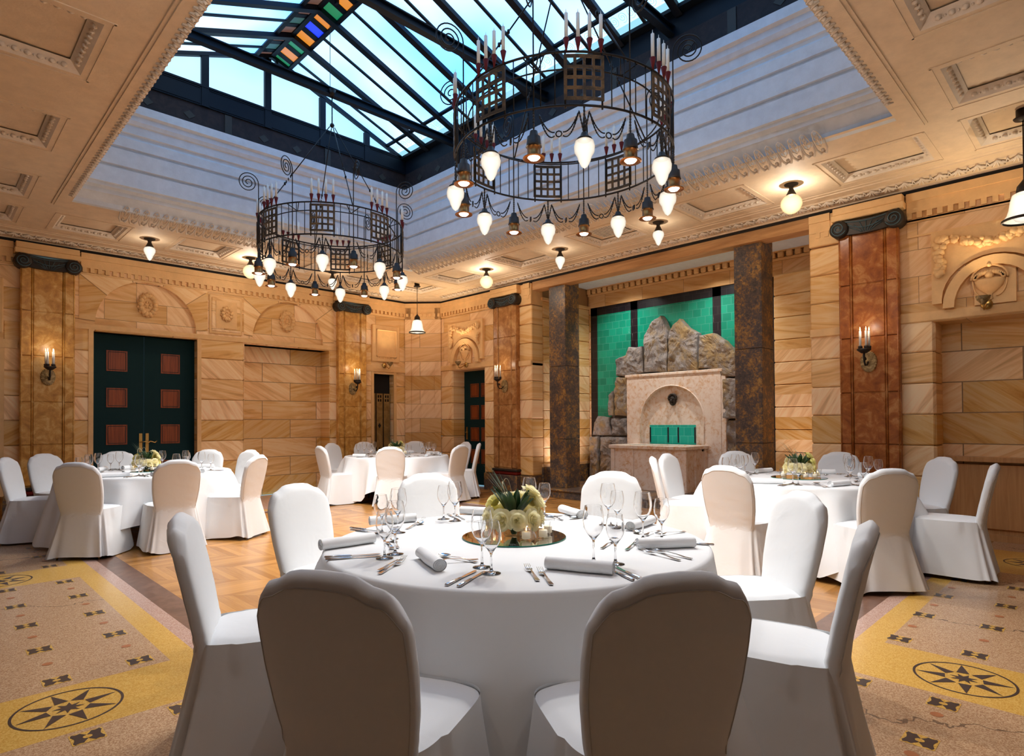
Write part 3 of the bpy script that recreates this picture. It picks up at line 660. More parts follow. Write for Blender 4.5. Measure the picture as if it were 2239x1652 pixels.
def parquet(name,base,dark):
    t=NT(name); o=t.xyz(t.obj()); W=.46; P=.062
    u=t.M('DIVIDE',t.M('ADD',o[0],o[1]),W*1.414); col_=t.M('FLOOR',u); fr=t.M('SUBTRACT',u,col_)
    par=t.M('ABSOLUTE',t.M('SUBTRACT',fr,.5))
    sgn=t.M('SUBTRACT',t.M('MULTIPLY',t.M('MODULO',t.M('ABSOLUTE',col_),2.),2.),1.)
    v=t.M('ADD',t.M('DIVIDE',t.M('SUBTRACT',o[0],o[1]),1.414),t.M('MULTIPLY',t.M('MULTIPLY',t.M('SUBTRACT',fr,.5),W),sgn))
    q=t.M('DIVIDE',v,P*1.414); fl=t.M('FLOOR',q); ff=t.M('SUBTRACT',q,fl)
    rn=t.n('TexWhiteNoise',{'Vector':t.comb(col_,fl,0.)},0)
    g=t.noise(t.comb(t.M('MULTIPLY',v,40.),t.M('MULTIPLY',fr,3.),rn),1.4,4)
    c=t.ramp(t.M('ADD',t.M('MULTIPLY',rn,.55),t.M('MULTIPLY',g,.45)),[(.25,dark),(.55,base),(.85,tuple(min(1,x*1.22) for x in base))])
    e=t.M('MAXIMUM',t.M('LESS_THAN',ff,.035),t.M('LESS_THAN',t.M('SUBTRACT',.5,par),.008))
    t.set(col=t.mix(t.M('MULTIPLY',e,.5),c,(.16,.07,.02)),rough=.26,spec=.5); t.bump(t.noise(t.obj(),6,3),.04,.004); return t.m
m_parq=parquet('chevron_parquet',(.46,.215,.06),(.34,.145,.035))
m_pdark=wood('dark_parquet_border',(.11,.05,.03),(.20,.10,.065),(5,5,1),.28)
F=MB()
def zone(x0,x1,y0,y1,mi): F.poly([(x0,y0,0),(x1,y0,0),(x1,y1,0),(x0,y1,0)],mi)
x1_,y1_=6.55,9.20
FX1,FY1=8.4,11.05
# 0 terrazzo 1 rose 2 yellow 3 dark border 4 parquet
def fram(a,b,mi):    # square ring between insets a and b from the parquet field
    xa,xb,ya,yb=1.01+a,x1_-a,1.01+a,y1_-a; xc,xd,yc,yd=1.01+b,x1_-b,1.01+b,y1_-b
    zone(xa,xb,ya,yc,mi); zone(xa,xb,yd,yb,mi); zone(xa,xc,yc,yd,mi); zone(xd,xb,yc,yd,mi)
fram(0,.14,2); fram(.14,.235,1); fram(.235,.41,3); zone(1.42,x1_-.41,1.42,y1_-.41,4)
ysb=[Y0-.2,-.05,.52,3.15,3.72,6.31,6.90,9.40,9.97,FY1]
for i in range(len(ysb)-1): zone(X0-.2,1.01,ysb[i],ysb[i+1],2 if i%2 else 0)
xsb=[1.01,3.47,4.05,6.60,7.72,FX1]
for i in range(len(xsb)-1): zone(xsb[i],xsb[i+1],Y0-.2,1.01,2 if i%2 else 0)
zone(x1_,FX1,1.01,y1_,4); zone(1.01,FX1,y1_,FY1,1)
floor=st(F.build('floor',[m_ter,m_pink,m_yel,m_pdark,m_parq]))
def inlay(name,fn,mats,cx,cy,rz=0):
    m=MB(); fn(m); o=m.build(name,mats,floor); o.location=(cx,cy,0); o.rotation_euler=(0,0,rz); return o
def flat(m,pts,z,mi=0): m.prism(pts,lambda u,v,w:(u,v,w),0,z,mi,back=False)
def medal(m):
    R1=.215; N=64
    for i in range(N):
        a,b=2*PI*i/N,2*PI*(i+1)/N; m.poly([(R1*cos(a),R1*sin(a),.0012),((R1-.011)*cos(a),(R1-.011)*sin(a),.0012),((R1-.011)*cos(b),(R1-.011)*sin(b),.0012),(R1*cos(b),R1*sin(b),.0012)][::-1],0)
    for k in range(8):
        a=2*PI*k/8; p=lambda r,t:(r*cos(a+t),r*sin(a+t),.0012)
        m.poly([p(.082,-.34),p(.20,0),p(.082,.34)],0)
    s=[]
    for k in range(16): r=.062 if k%2==0 else .028; s.append((r*cos(PI*k/8+PI/8),r*sin(PI*k/8+PI/8),.0012))
    m.poly(s,0)
for x,y in ((.51,3.435),(.51,6.605),(3.76,.59),(7.18,.60),(.51,.25),(.51,9.68)): inlay('star_medallion',medal,[m_ink],x,y,.2)
def hmot(m):
    m.poly([(-.06,-.055,.001),(.06,-.055,.001),(.06,.055,.001),(-.06,.055,.001)],1)
    for sx in (-1,1):
        P=[(.014,-.038),(.020,-.05),(.034,-.044),(.050,-.052),(.056,-.034),(.050,-.020),(.046,0),(.050,.020),(.056,.034),(.050,.052),(.034,.044),(.020,.05),(.014,.038),(.002,.022),(.002,-.022)]
        m.poly([(sx*a,b,.0018) for a,b in (P if sx>0 else P[::-1])],0)
    m.poly([(.017*cos(2*PI*k/14),.015*sin(2*PI*k/14),.0024) for k in range(14)],1)
hp=[]
for x in (.52,.89,.15,-.22):
    for k in range(-1,8):
        y=3.84+.59*(k); 
        if 3.75<y<6.25: hp.append((x,y))
    for k in range(5): hp.append((x,6.98+.59*k)) if 6.98+.59*k<9.4 else 0
    for k in range(5): hp.append((x,3.06-.59*k)) if x<.6 or True else 0
for y in (.605,.965,.245,-.12):
    for k in range(4): hp.append((4.18+.62*k,y))
    for k in range(4): hp.append((3.36-.45*k,y)) if 3.36-.45*k>1.2 else 0
hm=MB(); hmot(hm); h0=None
seen=set(); n_=0
for x,y in hp:
    if (round(x,1),round(y,1)) in seen or n_>=95: continue
    seen.add((round(x,1),round(y,1))); n_+=1
    if h0 is None: h0=hm.build('square_inlay',[m_ink,m_yel],floor,norm=False); o=h0
    else: o=h0.copy(); col.objects.link(o); o.parent=floor
    o.location=(x,y,0); o.rotation_euler=(0,0,0 if x<1.2 else PI/2)
ov=MB(); ov.poly([(.025*cos(2*PI*k/18),.025*sin(2*PI*k/18),.0012) for k in range(18)],0); o0=None; n_=0
for x,y in hp:
    q=(x,y+.30) if x<1.2 else (x+.31,y)
    if n_>=90 or (x<1.2 and (3.10<q[1]<3.76 or 6.25<q[1]<6.95)) or (x>1.2 and (3.4<q[0]<4.1 or q[0]>6.5)): continue
    n_+=1
    if o0 is None: o0=ov.build('round_inlay',[m_ovl],floor,norm=False); o=o0
    else: o=o0.copy(); col.objects.link(o); o.parent=floor
    o.location=(*q,0)
# ---------------------------------------------------------------- doors (set in the walls)
def panel_door(name,leaves,to,handle=None):
    root=empty(name); st(root)
    for (a,b,z0,z1,pans) in leaves:
        m=MB(); P=to
        m.prism([(a+.004,z0),(b-.004,z0),(b-.004,z1),(a+.004,z1)],P,-.05,0,0)
        lf=m.build('door_leaf',[m_door],root)
        for (c,d,e,f) in pans:
            m=MB(); 
            m.prism([(c,e),(d,e),(d,f),(c,f)],P,0,.010,0); 
            for q in ((c+.02,d-.02,e+.02,e+.027),(c+.02,d-.02,f-.027,f-.02),(c+.02,c+.027,e+.02,f-.02),(d-.027,d-.02,e+.02,f-.02)): m.prism([(q[0],q[2]),(q[1],q[2]),(q[1],q[3]),(q[0],q[3])],P,.010,.013,1)
            m.build('wood_panel',[m_redwood,m_door],lf)
    return root
toL=lambda u,v,w:(u,YW+.26-w,v); zz3=((2.13,2.45),(1.57,1.87),(.99,1.30),(.42,.72))
d1=panel_door('door_1',[(1.85,2.60,.02,2.71,[(2.09,2.37,e,f) for e,f in zz3]),(2.60,3.35,.02,2.71,[(2.84,3.12,e,f) for e,f in zz3])],toL)
m=MB()
for x in (2.555,2.645):
    m.prism([(x-.022,.86),(x+.022,.86),(x+.022,1.16),(x-.022,1.16)],toL,0,.012,0)
    m.tube([toL(x,1.02,.012),toL(x,1.02,.05)],.011,8); m.tube([toL(x,1.02,.05),toL(x+.05,1.03,.055),toL(x+.10,1.01,.055),toL(x+.13,1.04,.05)],.010,7)
m.build('brass_door_handle',[m_brass],d1)
toR=lambda u,v,w:(XW+.33-w,u,v)
zz4=((1.83,2.11),(1.37,1.66),(.92,1.20),(.46,.75))
d2=panel_door('door_2',[(8.82,9.84,.02,2.39,[(c,c+.26,e,f) for c in (9.03,9.36) for e,f in zz4])],toR)
m=MB(); m.prism([(9.72,.95),(9.76,.95),(9.76,1.21),(9.72,1.21)],toR,0,.012,0); m.tube([toR(9.74,1.10,.0),toR(9.74,1.10,.05),toR(9.66,1.10,.055)],.009,7); m.build('brass_door_handle',[m_brass],d2)
def grille(x0):
    r=empty('door_3' if x0>3 else 'door_4'); st(r); x1=x0+.57
    P=lambda u,v,w:(u,YW+.22-w,v)
    m=MB(); m.prism([(x0,0),(x1,0),(x1,2.31),(x0,2.31)],P,-.04,0); m.build('dark_door_leaf',[m_gap],r)
    for k in range(3):
        a=x0+.04+k*.175; b=a+.15; m=MB(); z1=1.92
        hs=[(a+.03+j*.055,a+.03+j*.055+.035,z1-.17+i*.08,z1-.17+i*.08+.055) for i in (0,1) for j in (0,1)]
        xs_=sorted({a,b}|{v for h in hs for v in h[:2]}); zs_=sorted({.1,z1}|{v for h in hs for v in h[2:]})
        for i in range(len(xs_)-1):
            for j in range(len(zs_)-1):
                if any(h[0]-1e-6<=xs_[i] and xs_[i+1]<=h[1]+1e-6 and h[2]-1e-6<=zs_[j] and zs_[j+1]<=h[3]+1e-6 for h in hs): continue
                m.box(xs_[i],xs_[i+1],YW+.17,YW+.175,zs_[j],zs_[j+1])
        m.build('pierced_brass_strip',[m_radi],r)
    m=MB()
    for z in (1.25,.75): m.prism([(x0+.285-.035,z),(x0+.285,z-.055),(x0+.285+.035,z),(x0+.285,z+.055)],P,.052,.056)
    m.build('diamond_cutout',[m_gap],r)
    return r
grille(6.605); grille(mx(7.175))
# ---------------------------------------------------------------- pilasters
def pilaster(mat,label):
    root=empty('pilaster')
    S=MB(); h=.305
    S.cbox(-h,h,-.02,.075,.42,3.50,.008,0)
    for z0,z1 in ((.46,1.02),(1.03,1.62),(1.63,2.26),(2.27,2.89),(2.90,3.50)):
        S.cbox(-h-.004,-.19,.04,.095,z0,z1,.006,0); S.cbox(.19,h+.004,.04,.095,z0,z1,.006,0); S.cbox(-.165,.165,.04,.088,z0,z1,.008,0)
    for x in (-.178,.178): S.tube([(x,.085,.45),(x,.085,3.5)],.011,6)
    for x in (-h+.01,h-.01): S.tube([(x,.09,.45),(x,.09,3.5)],.009,6)
    S.build('shaft',[mat],root)
    B=MB(); B.cbox(-.335,.335,-.02,.13,.39,.44,.014,0); B.cbox(-.325,.325,-.02,.12,.325,.39,.02,1); B.build('base',[m_bronze,m_red],root)
    B=MB(); B.cbox(-.345,.345,-.02,.14,0,.325,.01,0); B.build('plinth',[m_dark],root)
    A=MB(); A.cbox(-.375,.375,-.02,.14,3.67,3.745,.008,0); A.cbox(-.36,.36,-.02,.13,3.745,3.83,.006,0); A.build('abacus',[m_carve],root)
    c=MB(); pr=lambda u,v,w:(u,w,v)
    top=[(.33-.66*i/12,3.672-.035*sin(PI*i/12)) for i in range(13)]
    bot=[(-.30+.60*i/12,3.50+.0*i-.025*sin(PI*i/12)) for i in range(13)]
    c.prism(bot+top,pr,-.02,.14,0)
    for sx in (-1,1):
        c.lathe([(0,-.02),(.10,-.02),(.10,.165),(.088,.178),(0,.178)],26,(sx*.285,0,3.565),0,axis='y')
        pts=[]
        for k in range(30):
            a=k*.42; r=.016+.0024*k; pts.append((sx*(.285-r*cos(a)),.183,3.565+r*sin(a)))
        c.tube(pts,.006,5,1)
    # fan lines and hanging curve
    for k in range(7):
        a=-.9+.3*k; c.tube([(sin(a)*.06,.143,3.49),(sin(a)*.13,.148,3.49+cos(a)*.06),(sin(a)*.22,.145,3.49+cos(a)*.12)],.004,4,1)
    c.tube([(-.20+.40*i/12,.146,3.60-.06*sin(PI*i/12)) for i in range(13)],.006,5,1)
    c.tube([(-.30+.60*i/12,.146,3.655-.04*sin(PI*i/12)) for i in range(13)],.006,5,1)
    c.build('volute_capital',[m_bronze,m_verd],root)
    return tag(root,label,'pilaster',None)
bpy.context.view_layer.update()
pL=pilaster(m_marbL,'golden marble pilaster with dark scroll capital, left of the green double door'); pL.location=(1.33,YW,0); pL.rotation_euler=(0,0,PI)
p=copy_tree(pL); p.location=(6.12,YW,0); p['label']='golden marble pilaster between the blind arch and the small grille door'
pR=pilaster(m_marbR,'dark russet marble pilaster between the fountain recess and the wide niche at right'); pR.location=(XW,2.08,0); pR.rotation_euler=(0,0,PI/2)
p=copy_tree(pR); p.location=(XW,8.16,0); p['label']='marble pilaster beside the narrow green corner door, left of the fountain recess'
for c_ in p.children:
    if c_.name.startswith('shaft'): c_.data=c_.data.copy(); c_.data.materials[0]=m_marbL2 if 'm_marbL2' in globals() else mottled('brown_marble',(.26,.10,.028),(.42,.19,.06),(.60,.34,.14))
# ---------------------------------------------------------------- columns
def column(x,y,lab):
    c=MB()
    for z0,z1 in ((.152,1.0),(1.004,2.28),(2.284,3.84)): c.cbox(x,x+.38,y-.0,y+.38,z0,z1,.006,0)
    o=c.build('stone_column',[m_dark]); o.data.transform(Matrix.Translation((-x-.19,-y-.19,0))); o.location=(x+.19,y+.19,0)
    tag(o,lab,'column')
column(8.05,6.83,'dark speckled square column at the left side of the fountain recess'); column(8.05,3.40,'dark speckled square column at the right side of the fountain recess')
# ---------------------------------------------------------------- fountain
ft=empty('fountain',(8.7,5.62,.15),label='pale travertine wall fountain with arched back and square basin before green tiles',cat='fountain')
off=Vector((8.7,5.62,.15)); par=lambda o:(setattr(o,'parent',ft),setattr(o,'location',tuple(-off)))[0]
C=5.61; Zs=1.305
P=[(4.68,.152),(4.98,.152),(4.98,Zs)]+[(C-.63*cos(PI*i/24),Zs+.63*sin(PI*i/24)) for i in range(25)]+[(6.24,.152),(6.53,.152),(6.53,2.15),(4.68,2.15)]
m=MB(); fs=lambda u,v,w:(9.45-w,u,v)
m.prism(P,fs,-.17,0,0); m.prism([(4.9,.152),(6.3,.152),(6.3,2.0),(4.9,2.0)],fs,-.12,-.085,0); m.cbox(9.43,9.62,4.65,6.56,2.12,2.17,.008,0)
m.cbox(9.455,9.62,4.60,4.68,.152,2.12,.006,0)
Q=[(C-.63*cos(PI*i/24),Zs+.63*sin(PI*i/24)) for i in range(25)]
m.tube([fs(u,v,.0) for u,v in [(4.98,.9)]+Q+[(6.24,.9)]],.012,6)
par(m.build('arched_back_slab',[m_fount]))
m=MB(); m.prism([(5.18,.90),(6.09,.90),(6.09,1.24),(5.18,1.24)],fs,-.10,-.078,0); 
for u in (5.18,5.50,5.70,6.065): m.prism([(u,.93),(u+.025,.93),(u+.025,1.20),(u,1.20)],fs,-.08,-.072,1)
par(m.build('teal_tile_niche',[m_teal_t,m_black_t]))
m=MB(); m.ball((9.50,5.60,1.67),.085,14,0,.5,.85,1.1); m.ball((9.45,5.60,1.66),.03,8,0,1,.8,1.2)
for s_ in (-1,1): m.ball((9.462,5.60+s_*.03,1.70),.014,6); m.ball((9.49,5.60+s_*.065,1.70),.03,8,0,.6,1,1.2)
for k in range(9): a=PI*k/8; m.ball((9.485,5.60+.07*cos(a),1.71+.065*sin(a)),.024,6)
m.ball((9.455,5.60,1.615),.022,6,0,1,1.3,.7); par(m.build('bronze_lion_mask',[m_bronze]))
m=MB()
m.box(8.76,9.45,4.95,6.36,.152,.80,0)
for a,b,c,d in ((8.70,8.84,4.90,6.41),(9.30,9.45,4.90,6.41),(8.84,9.30,4.90,5.04),(8.84,9.30,6.27,6.41)): m.cbox(a,b,c,d,.84,.90,.008,0)
for y0,y1 in ((4.92,5.00),(5.92,5.96),(6.31,6.39)): m.cbox(8.735,8.80,y0,y1,.152,.84,.006,0)
for x0,x1 in ((8.745,8.80),(9.05,9.09),(9.36,9.45)): m.cbox(x0,x1,4.925,5.0,.152,.84,.006,0)
m.box(8.76,8.84,4.95,6.36,.80,.845,0); m.box(9.3,9.45,4.95,6.36,.8,.845,0); m.box(8.8,9.4,4.95,5.04,.8,.845,0); m.box(8.8,9.4,6.27,6.36,.8,.845,0)
par(m.build('basin',[m_fount]))
m=MB(); m.box(8.84,9.30,5.04,6.27,.85,.868,0); par(m.build('basin_water',[m_water]))
# rock surround, stone by stone
RK=dict(A=[(6.18,2.88),(6.0,3.11),(5.83,3.2),(5.75,3.08),(5.68,2.92),(5.71,2.18),(6.17,2.21)],B=[(5.66,2.92),(5.45,3.1),(5.31,2.94),(5.11,2.81),(5.12,2.17),(5.69,2.18)],
C=[(5.09,2.77),(4.82,2.77),(4.62,2.62),(4.44,2.41),(4.41,2.02),(4.67,2.04),(4.7,2.15),(5.09,2.20)],D=[(6.81,2.48),(6.57,2.55),(6.49,2.7),(6.34,2.67),(6.22,2.69),(6.19,2.2),(6.52,2.14),(6.78,2.17)],
E=[(6.78,2.15),(6.52,2.13),(6.53,1.40),(6.82,1.43),(6.84,1.91)],F=[(6.96,1.82),(6.86,1.89),(6.85,1.43),(6.98,1.42)],G=[(7.26,1.42),(6.98,1.39),(6.94,1.05),(7.4,1.03),(7.36,1.29)],
H=[(6.91,1.37),(6.53,1.37),(6.53,1.04),(6.92,1.04)],I=[(7.42,1.01),(7.22,1.02),(7.22,.17),(7.43,.17)],J=[(7.19,1.01),(6.53,1.02),(6.53,.17),(7.19,.17)],
K=[(4.66,2.01),(4.42,2.01),(4.41,1.35),(4.66,1.34)],Lq=[(4.66,1.31),(4.41,1.32),(4.36,.17),(4.66,.17)],M=[(4.41,2.33),(4.28,2.2),(4.24,1.6),(4.38,1.58)],N=[(4.38,1.55),(4.12,1.5),(4.02,1.1),(4.38,1.05)],O=[(4.35,1.02),(3.98,1.02),(3.95,.17),(4.33,.17)])
rs=empty('rock_surround',(9.55,5.6,.15),label='jagged grey and ochre rock slabs rising behind the fountain against green tiles',cat='rock'); o2=Vector((9.55,5.6,.15))
rnd=random.Random(5)
from mathutils import noise as mnoise
for k,pl in RK.items():
    # rough slab: outline grown into rings that swell toward the front
    n=len(pl); cx_=sum(p[0] for p in pl)/n; cz_=sum(p[1] for p in pl)/n; dep=.13+.07*rnd.random()
    ol=[]
    for i in range(n):
        a=Vector(pl[i]); b=Vector(pl[(i+1)%n]); q=max(2,int((b-a).length/.035))
        for j in range(q):
            p=a.lerp(b,j/q); nn=mnoise.noise(Vector((p.x*9,p.y*9,ord(k[0]))))*.014; d=(p-Vector((cx_,cz_))); d.normalize(); ol.append(p+d*nn)
    m=MB(); rings=[(1,0),(1,dep*.55),(.985,dep*.85),(.94,dep*.95),(.87,dep),(.78,dep*1.02),(.68,dep*1.03),(.57,dep*1.03),(.46,dep*1.04),(.35,dep*1.04),(.22,dep*1.05),(.1,dep*1.05)]; N_=len(ol)
    for s_,w_1 in rings:
        for p in ol:
            u=cx_+(p.x-cx_)*s_; v=cz_+(p.y-cz_)*s_; nz=(mnoise.noise(Vector((u*6,v*6,3)))*.045+mnoise.noise(Vector((u*17,v*17,8)))*.022+mnoise.noise(Vector((u*41,v*41,5)))*.006) if w_1>0 else 0
            m.v.append((9.64-w_1-nz,u,v))
    for j in range(len(rings)-1):
        for i in range(N_): m.face([j*N_+i,j*N_+(i+1)%N_,(j+1)*N_+(i+1)%N_,(j+1)*N_+i],0,False)
    m.face([(len(rings)-1)*N_+i for i in range(N_)],0,True)
    o=m.build('rock_slab',[m_rock],rs); o.location=tuple(-o2)
m=MB(); m.prism([(7.40,.16),(7.40,1.0),(6.97,1.40),(6.83,2.10),(6.52,2.52),(6.20,2.6),(5.85,3.05),(5.70,2.85),(5.45,2.98),(5.10,2.7),(4.66,2.55),(4.35,2.2),(4.30,1.5),(4.05,1.1),(4.0,.16)],lambda u,v,w:(9.63-w,u,v),0,.05,0)
o=m.build('mortar_bed',[m_mort],rs); o.location=tuple(-o2)
# uplights on the recess step, behind the columns
def uplight(x,y,rot,lab):
    m=MB(); m.lathe([(0,0),(.05,0),(.05,.07),(.042,.08),(.038,.06)],16,(0,0,0)); m.lathe([(0,.062),(.04,.062)],16,(0,0,0),1)
    o=m.build('uplight',[m_bronze,m_lens]); o.location=(x,y,.152); tag(o,lab,'floor light');  light('SPOT','uplight_lamp',(0,0,.12),55,(1,.80,.72),.03,o,rot,angle=2.2,blend=1)
uplight(8.75,7.22,(PI-.35,0,0),'small floor uplight on the step behind the left dark column'); uplight(9.15,3.45,(PI,-.35,0),'small floor uplight on the step behind the right dark column')
for y_ in (4.7,6.5):
    m=MB(); m.lathe([(0,0),(.045,0),(.045,-.02),(.035,-.02)],16); m.lathe([(0,-.015),(.036,-.015)],16,mi=1); o=m.build('recessed_downlight',[m_bronze,m_lens]); o.location=(8.75,y_,ZC); tag(o,'small downlight in the white recess ceiling, '+('right' if y_<5 else 'left')+' of the two above the fountain','ceiling lamp'); light('SPOT','downlight_lamp',(0,0,-.03),120,WARM2,.03,o,(0,-.38,0),angle=1.9,blend=.9)
# ---------------------------------------------------------------- wall cabinet at right
cb=empty('wall_cabinet',(8.24,.4,0),label='low oak cabinet standing in the wide niche at the right edge',cat='cabinet')
m=MB(); m.box(8.25,8.31,Y0+.02,1.42,.0,.80,0); m.box(8.23,8.31,Y0+.02,1.42,.0,.075,0); o=m.build('carcass',[m_oak],cb); o.location=(-8.24,-.4,0)
m=MB(); m.cbox(8.17,8.31,Y0+.02,1.42,.845,.90,.004,0); o=m.build('worktop',[m_oak],cb); o.location=(-8.24,-.4,0)
for k in range(3):
    a=1.41-.68*(k+1); m=MB(); m.cbox(8.222,8.25,a+.003,a+.677,.13,.815,.004,0); o=m.build('door',[m_oak],cb); o.location=(-8.24,-.4,0)
# ---------------------------------------------------------------- wall sconces
def sconce():
    r=empty('wall_sconce'); b=MB()
    b.lathe([(0,.0),(.085,.0),(.085,.012),(.07,.026),(.05,.02),(.03,.035),(0,.04)],24,(0,0,0),0,axis='y')
    for v in range(len(b.v)): b.v[v]=(b.v[v][0],b.v[v][1],b.v[v][2]*1.45)
    for k in range(24): a=2*PI*k/24; b.ball((.078*cos(a),.014,.113*sin(a)),.011,5)
    b.build('oval_backplate',[m_agedbrass],r)
    b=MB(); b.tube([(0,.03,0),(0,.08,-.045),(0,.14,-.05),(0,.175,-.01),(0,.165,.04),(0,.135,.035),(0,.13,.01)],.010,7); b.tube([(0,.175,-.01),(0,.19,.05),(0,.185,.085)],.012,7)
    b.lathe([(0,.08),(.03,.085),(.06,.11),(.075,.125),(.07,.135),(.03,.13),(0,.13)],16,(0,.185,0)); b.build('arm_and_tray',[m_bronze],r)
    for i,(x,y) in enumerate(((-.045,.155),(.045,.155),(-.03,.215),(.03,.215))):
        c=MB(); c.lathe([(0,.12),(.018,.125),(.024,.16),(.02,.165),(.0,.165)],10,(x,y,0),1); c.lathe([(0,.165),(.0125,.165),(.0125,.335),(0,.338)],10,(x,y,0),0); cc=c.build('candle',[m_candle,m_bronze],r)
        c=MB(); c.lathe([(0,.338),(.0055,.348),(.006,.358),(.0,.385)],8,(x,y,0)); c.build('flame_bulb',[m_flame],cc)
    light('POINT','sconce_lamp',(0,.24,.42),1.3,WARM,.03,r)
    return r
bpy.context.view_layer.update()
sc0=sconce(); sc0.location=(1.33,YW-.09,1.98); sc0.rotation_euler=(0,0,PI); tag(sc0,'candle wall sconce on the golden pilaster left of the double door','wall light',)
for loc,rz,lab in (((6.12,YW-.09,1.98),PI,'candle wall sconce on the pilaster left of the grille door'),((XW-.09,8.16,1.98),PI/2,'candle wall sconce on the pilaster beside the corner door'),((XW-.09,2.08,1.98),PI/2,'candle wall sconce on the dark russet pilaster at right')):
    bpy.context.view_layer.update(); o=copy_tree(sc0); o.location=loc; o.rotation_euler=(0,0,rz); o['label']=lab
# brass picture lights over the doors
def brasslamp():
    r=empty('brass_wall_lamp'); b=MB(); b.lathe([(0,0),(.055,0),(.05,.015),(.02,.025),(0,.03)],18,(0,0,0),0,axis='y'); b.build('backplate',[m_brass],r)
    b=MB(); b.tube([(0,.02,0),(0,.09,-.035),(0,.16,-.075),(0,.20,-.06),(0,.215,-.02)],.008,7); b.build('arm',[m_brass],r)
    b=MB(); b.lathe([(.015,-.03),(.03,-.01),(.055,.02),(.065,.055),(.062,.055),(.05,.02),(.0,.0)],18,(0,.215,0)); b.build('cup_shade',[m_agedbrass],r)
    b=MB(); b.ball((0,.215,.03),.022,8); b.build('lamp_bulb',[m_flame],r); light('SPOT','brass_lamp_glow',(0,.215,.05),60,(1,.78,.48),.02,r,(PI-.55,0,0),angle=2.4,blend=1)
    return r
b0=brasslamp(); b0.location=(6.89,YW-.02,2.49); b0.rotation_euler=(0,0,PI); tag(b0,'small brass uplight cup above the narrow grille door','wall light')
for loc,rz,lab in (((XW-.03,9.34,2.47),PI/2,'small brass uplight cup above the narrow green corner door'),((XW-.03,1.0,2.50),PI/2,'brass uplight cup on the lintel of the wide niche at right')):
    bpy.context.view_layer.update(); o=copy_tree(b0); o.location=loc; o.rotation_euler=(0,0,rz); o['label']=lab
# ---------------------------------------------------------------- ceiling lamps
def clamp_(kind):
    r=empty('ceiling_lamp'); b=MB(); b.lathe([(0,0),(.075,0),(.07,-.012),(.03,-.025),(.022,-.05),(.035,-.08),(.05,-.11),(.052,-.125),(.0,-.125)],20); b.build('bronze_fitting',[m_bronze],r)
    b=MB()
    if kind=='globe': b.lathe([(.045,-.12),(.085,-.145),(.112,-.19),(.115,-.235),(.09,-.29),(.045,-.325),(0,-.335)],24)
    else: b.lathe([(.04,-.12),(.066,-.135),(.075,-.16),(.072,-.19),(.056,-.225),(.042,-.25),(.036,-.27),(.02,-.30),(0,-.315)],24)
    b.build('glass_shade',[m_globe if kind=='globe' else m_bulb],r)
    light('POINT','ceiling_lamp_glow',(0,0,-.21),22 if kind=='globe' else 13,(1,.9,.76),0,r); return r
g0=clamp_('globe'); t0=clamp_('tear')
first={'globe':g0,'tear':t0}; used=set()
for x,y,k,lab in ((3.80,9.78,'globe','round amber globe ceiling lamp behind the farther chandelier'),(7.02,7.73,'globe','round amber globe ceiling lamp near the corner, left of the dark columns'),(6.98,2.60,'globe','round amber globe ceiling lamp above the right dark column'),
  (2.37,9.75,'tear','pointed frosted ceiling lamp above the green double door'),(5.19,9.72,'tear','pointed frosted ceiling lamp seen below the farther chandelier'),(7.02,6.05,'tear','pointed frosted ceiling lamp left of the ceiling air grille'),(7.02,4.33,'tear','pointed frosted ceiling lamp above the fountain'),
  (.47,2.60,'globe','added out-of-view globe fill lamp overhead, left of the viewer'),(2.37,.52,'globe','added out-of-view globe fill lamp overhead, right of the viewer')):
    bpy.context.view_layer.update()
    o=first[k] if k not in used else copy_tree(first[k]); used.add(k); o.location=(x,y,ZC); tag(o,lab,'ceiling lamp')
    if 'overhead' in lab:  # two added lamps outside the view: strong neutral fill for the nearest table
        for q in o.children:
            if q.type=='LIGHT': q.data=q.data.copy(); q.data.energy=60; q.data.color=(1,.97,.95)
def pendant():
    r=empty('pendant_lamp'); b=MB(); b.lathe([(0,.074),(.05,.074),(.05,0),(.07,0),(.06,-.015),(.01,-.03)],18); b.tube([(0,0,-.02),(0,0,-.56)],.006,6); b.lathe([(.006,-.54),(.02,-.56),(.05,-.60),(.06,-.66),(.045,-.665),(0,-.66)],18); b.build('rod_and_cap',[m_bronze],r)
    b=MB(); b.lathe([(.05,-.655),(.085,-.675),(.10,-.73),(.11,-.80),(.125,-.85),(.155,-.89)],26); b.build('bell_shade',[m_opal],r)
    b=MB(); b.lathe([(.155,-.885),(.163,-.89),(.163,-.905),(.155,-.91),(.15,-.90)],26,mi=0); b.build('shade_rim',[m_bronze],r)
    b=MB(); b.ball((0,0,-.86),.085,14,0,1,1,.7); b.build('inner_globe',[m_bulb],r); light('POINT','pendant_glow',(0,0,-.78),14,WARM2,0,r); return r
p0=pendant(); p0.location=(6.92,9.62,ZC); tag(p0,'bell shaped pendant lamp on a rod in front of the far corner','pendant lamp')
bpy.context.view_layer.update(); p1_=copy_tree(p0); p1_.location=(6.92,.60,ZC); p1_['label']='bell shaped pendant lamp cut by the right edge, before the niche'
# air grille in the ceiling
m=MB(); 
for k in range(12): m.box(6.69,7.07,4.80+.04*k,4.82+.04*k,-.012,.0)
m.box(6.67,6.69,4.78,5.28,-.014,0); m.box(7.07,7.09,4.78,5.28,-.014,0)
o=m.build('air_grille',[m_orna]); o.data.transform(Matrix.Translation((-6.88,-5.03,0))); o.location=(7.01,5.13,ZC+.073); tag(o,'slatted air grille set in a ceiling coffer above the fountain','air grille')
m=MB(); m.box(6.69,7.07,4.79,5.27,-.003,.002); o=m.build('grille_dark_back',[m_gap],o); o.location=(-6.88,-5.03,0)
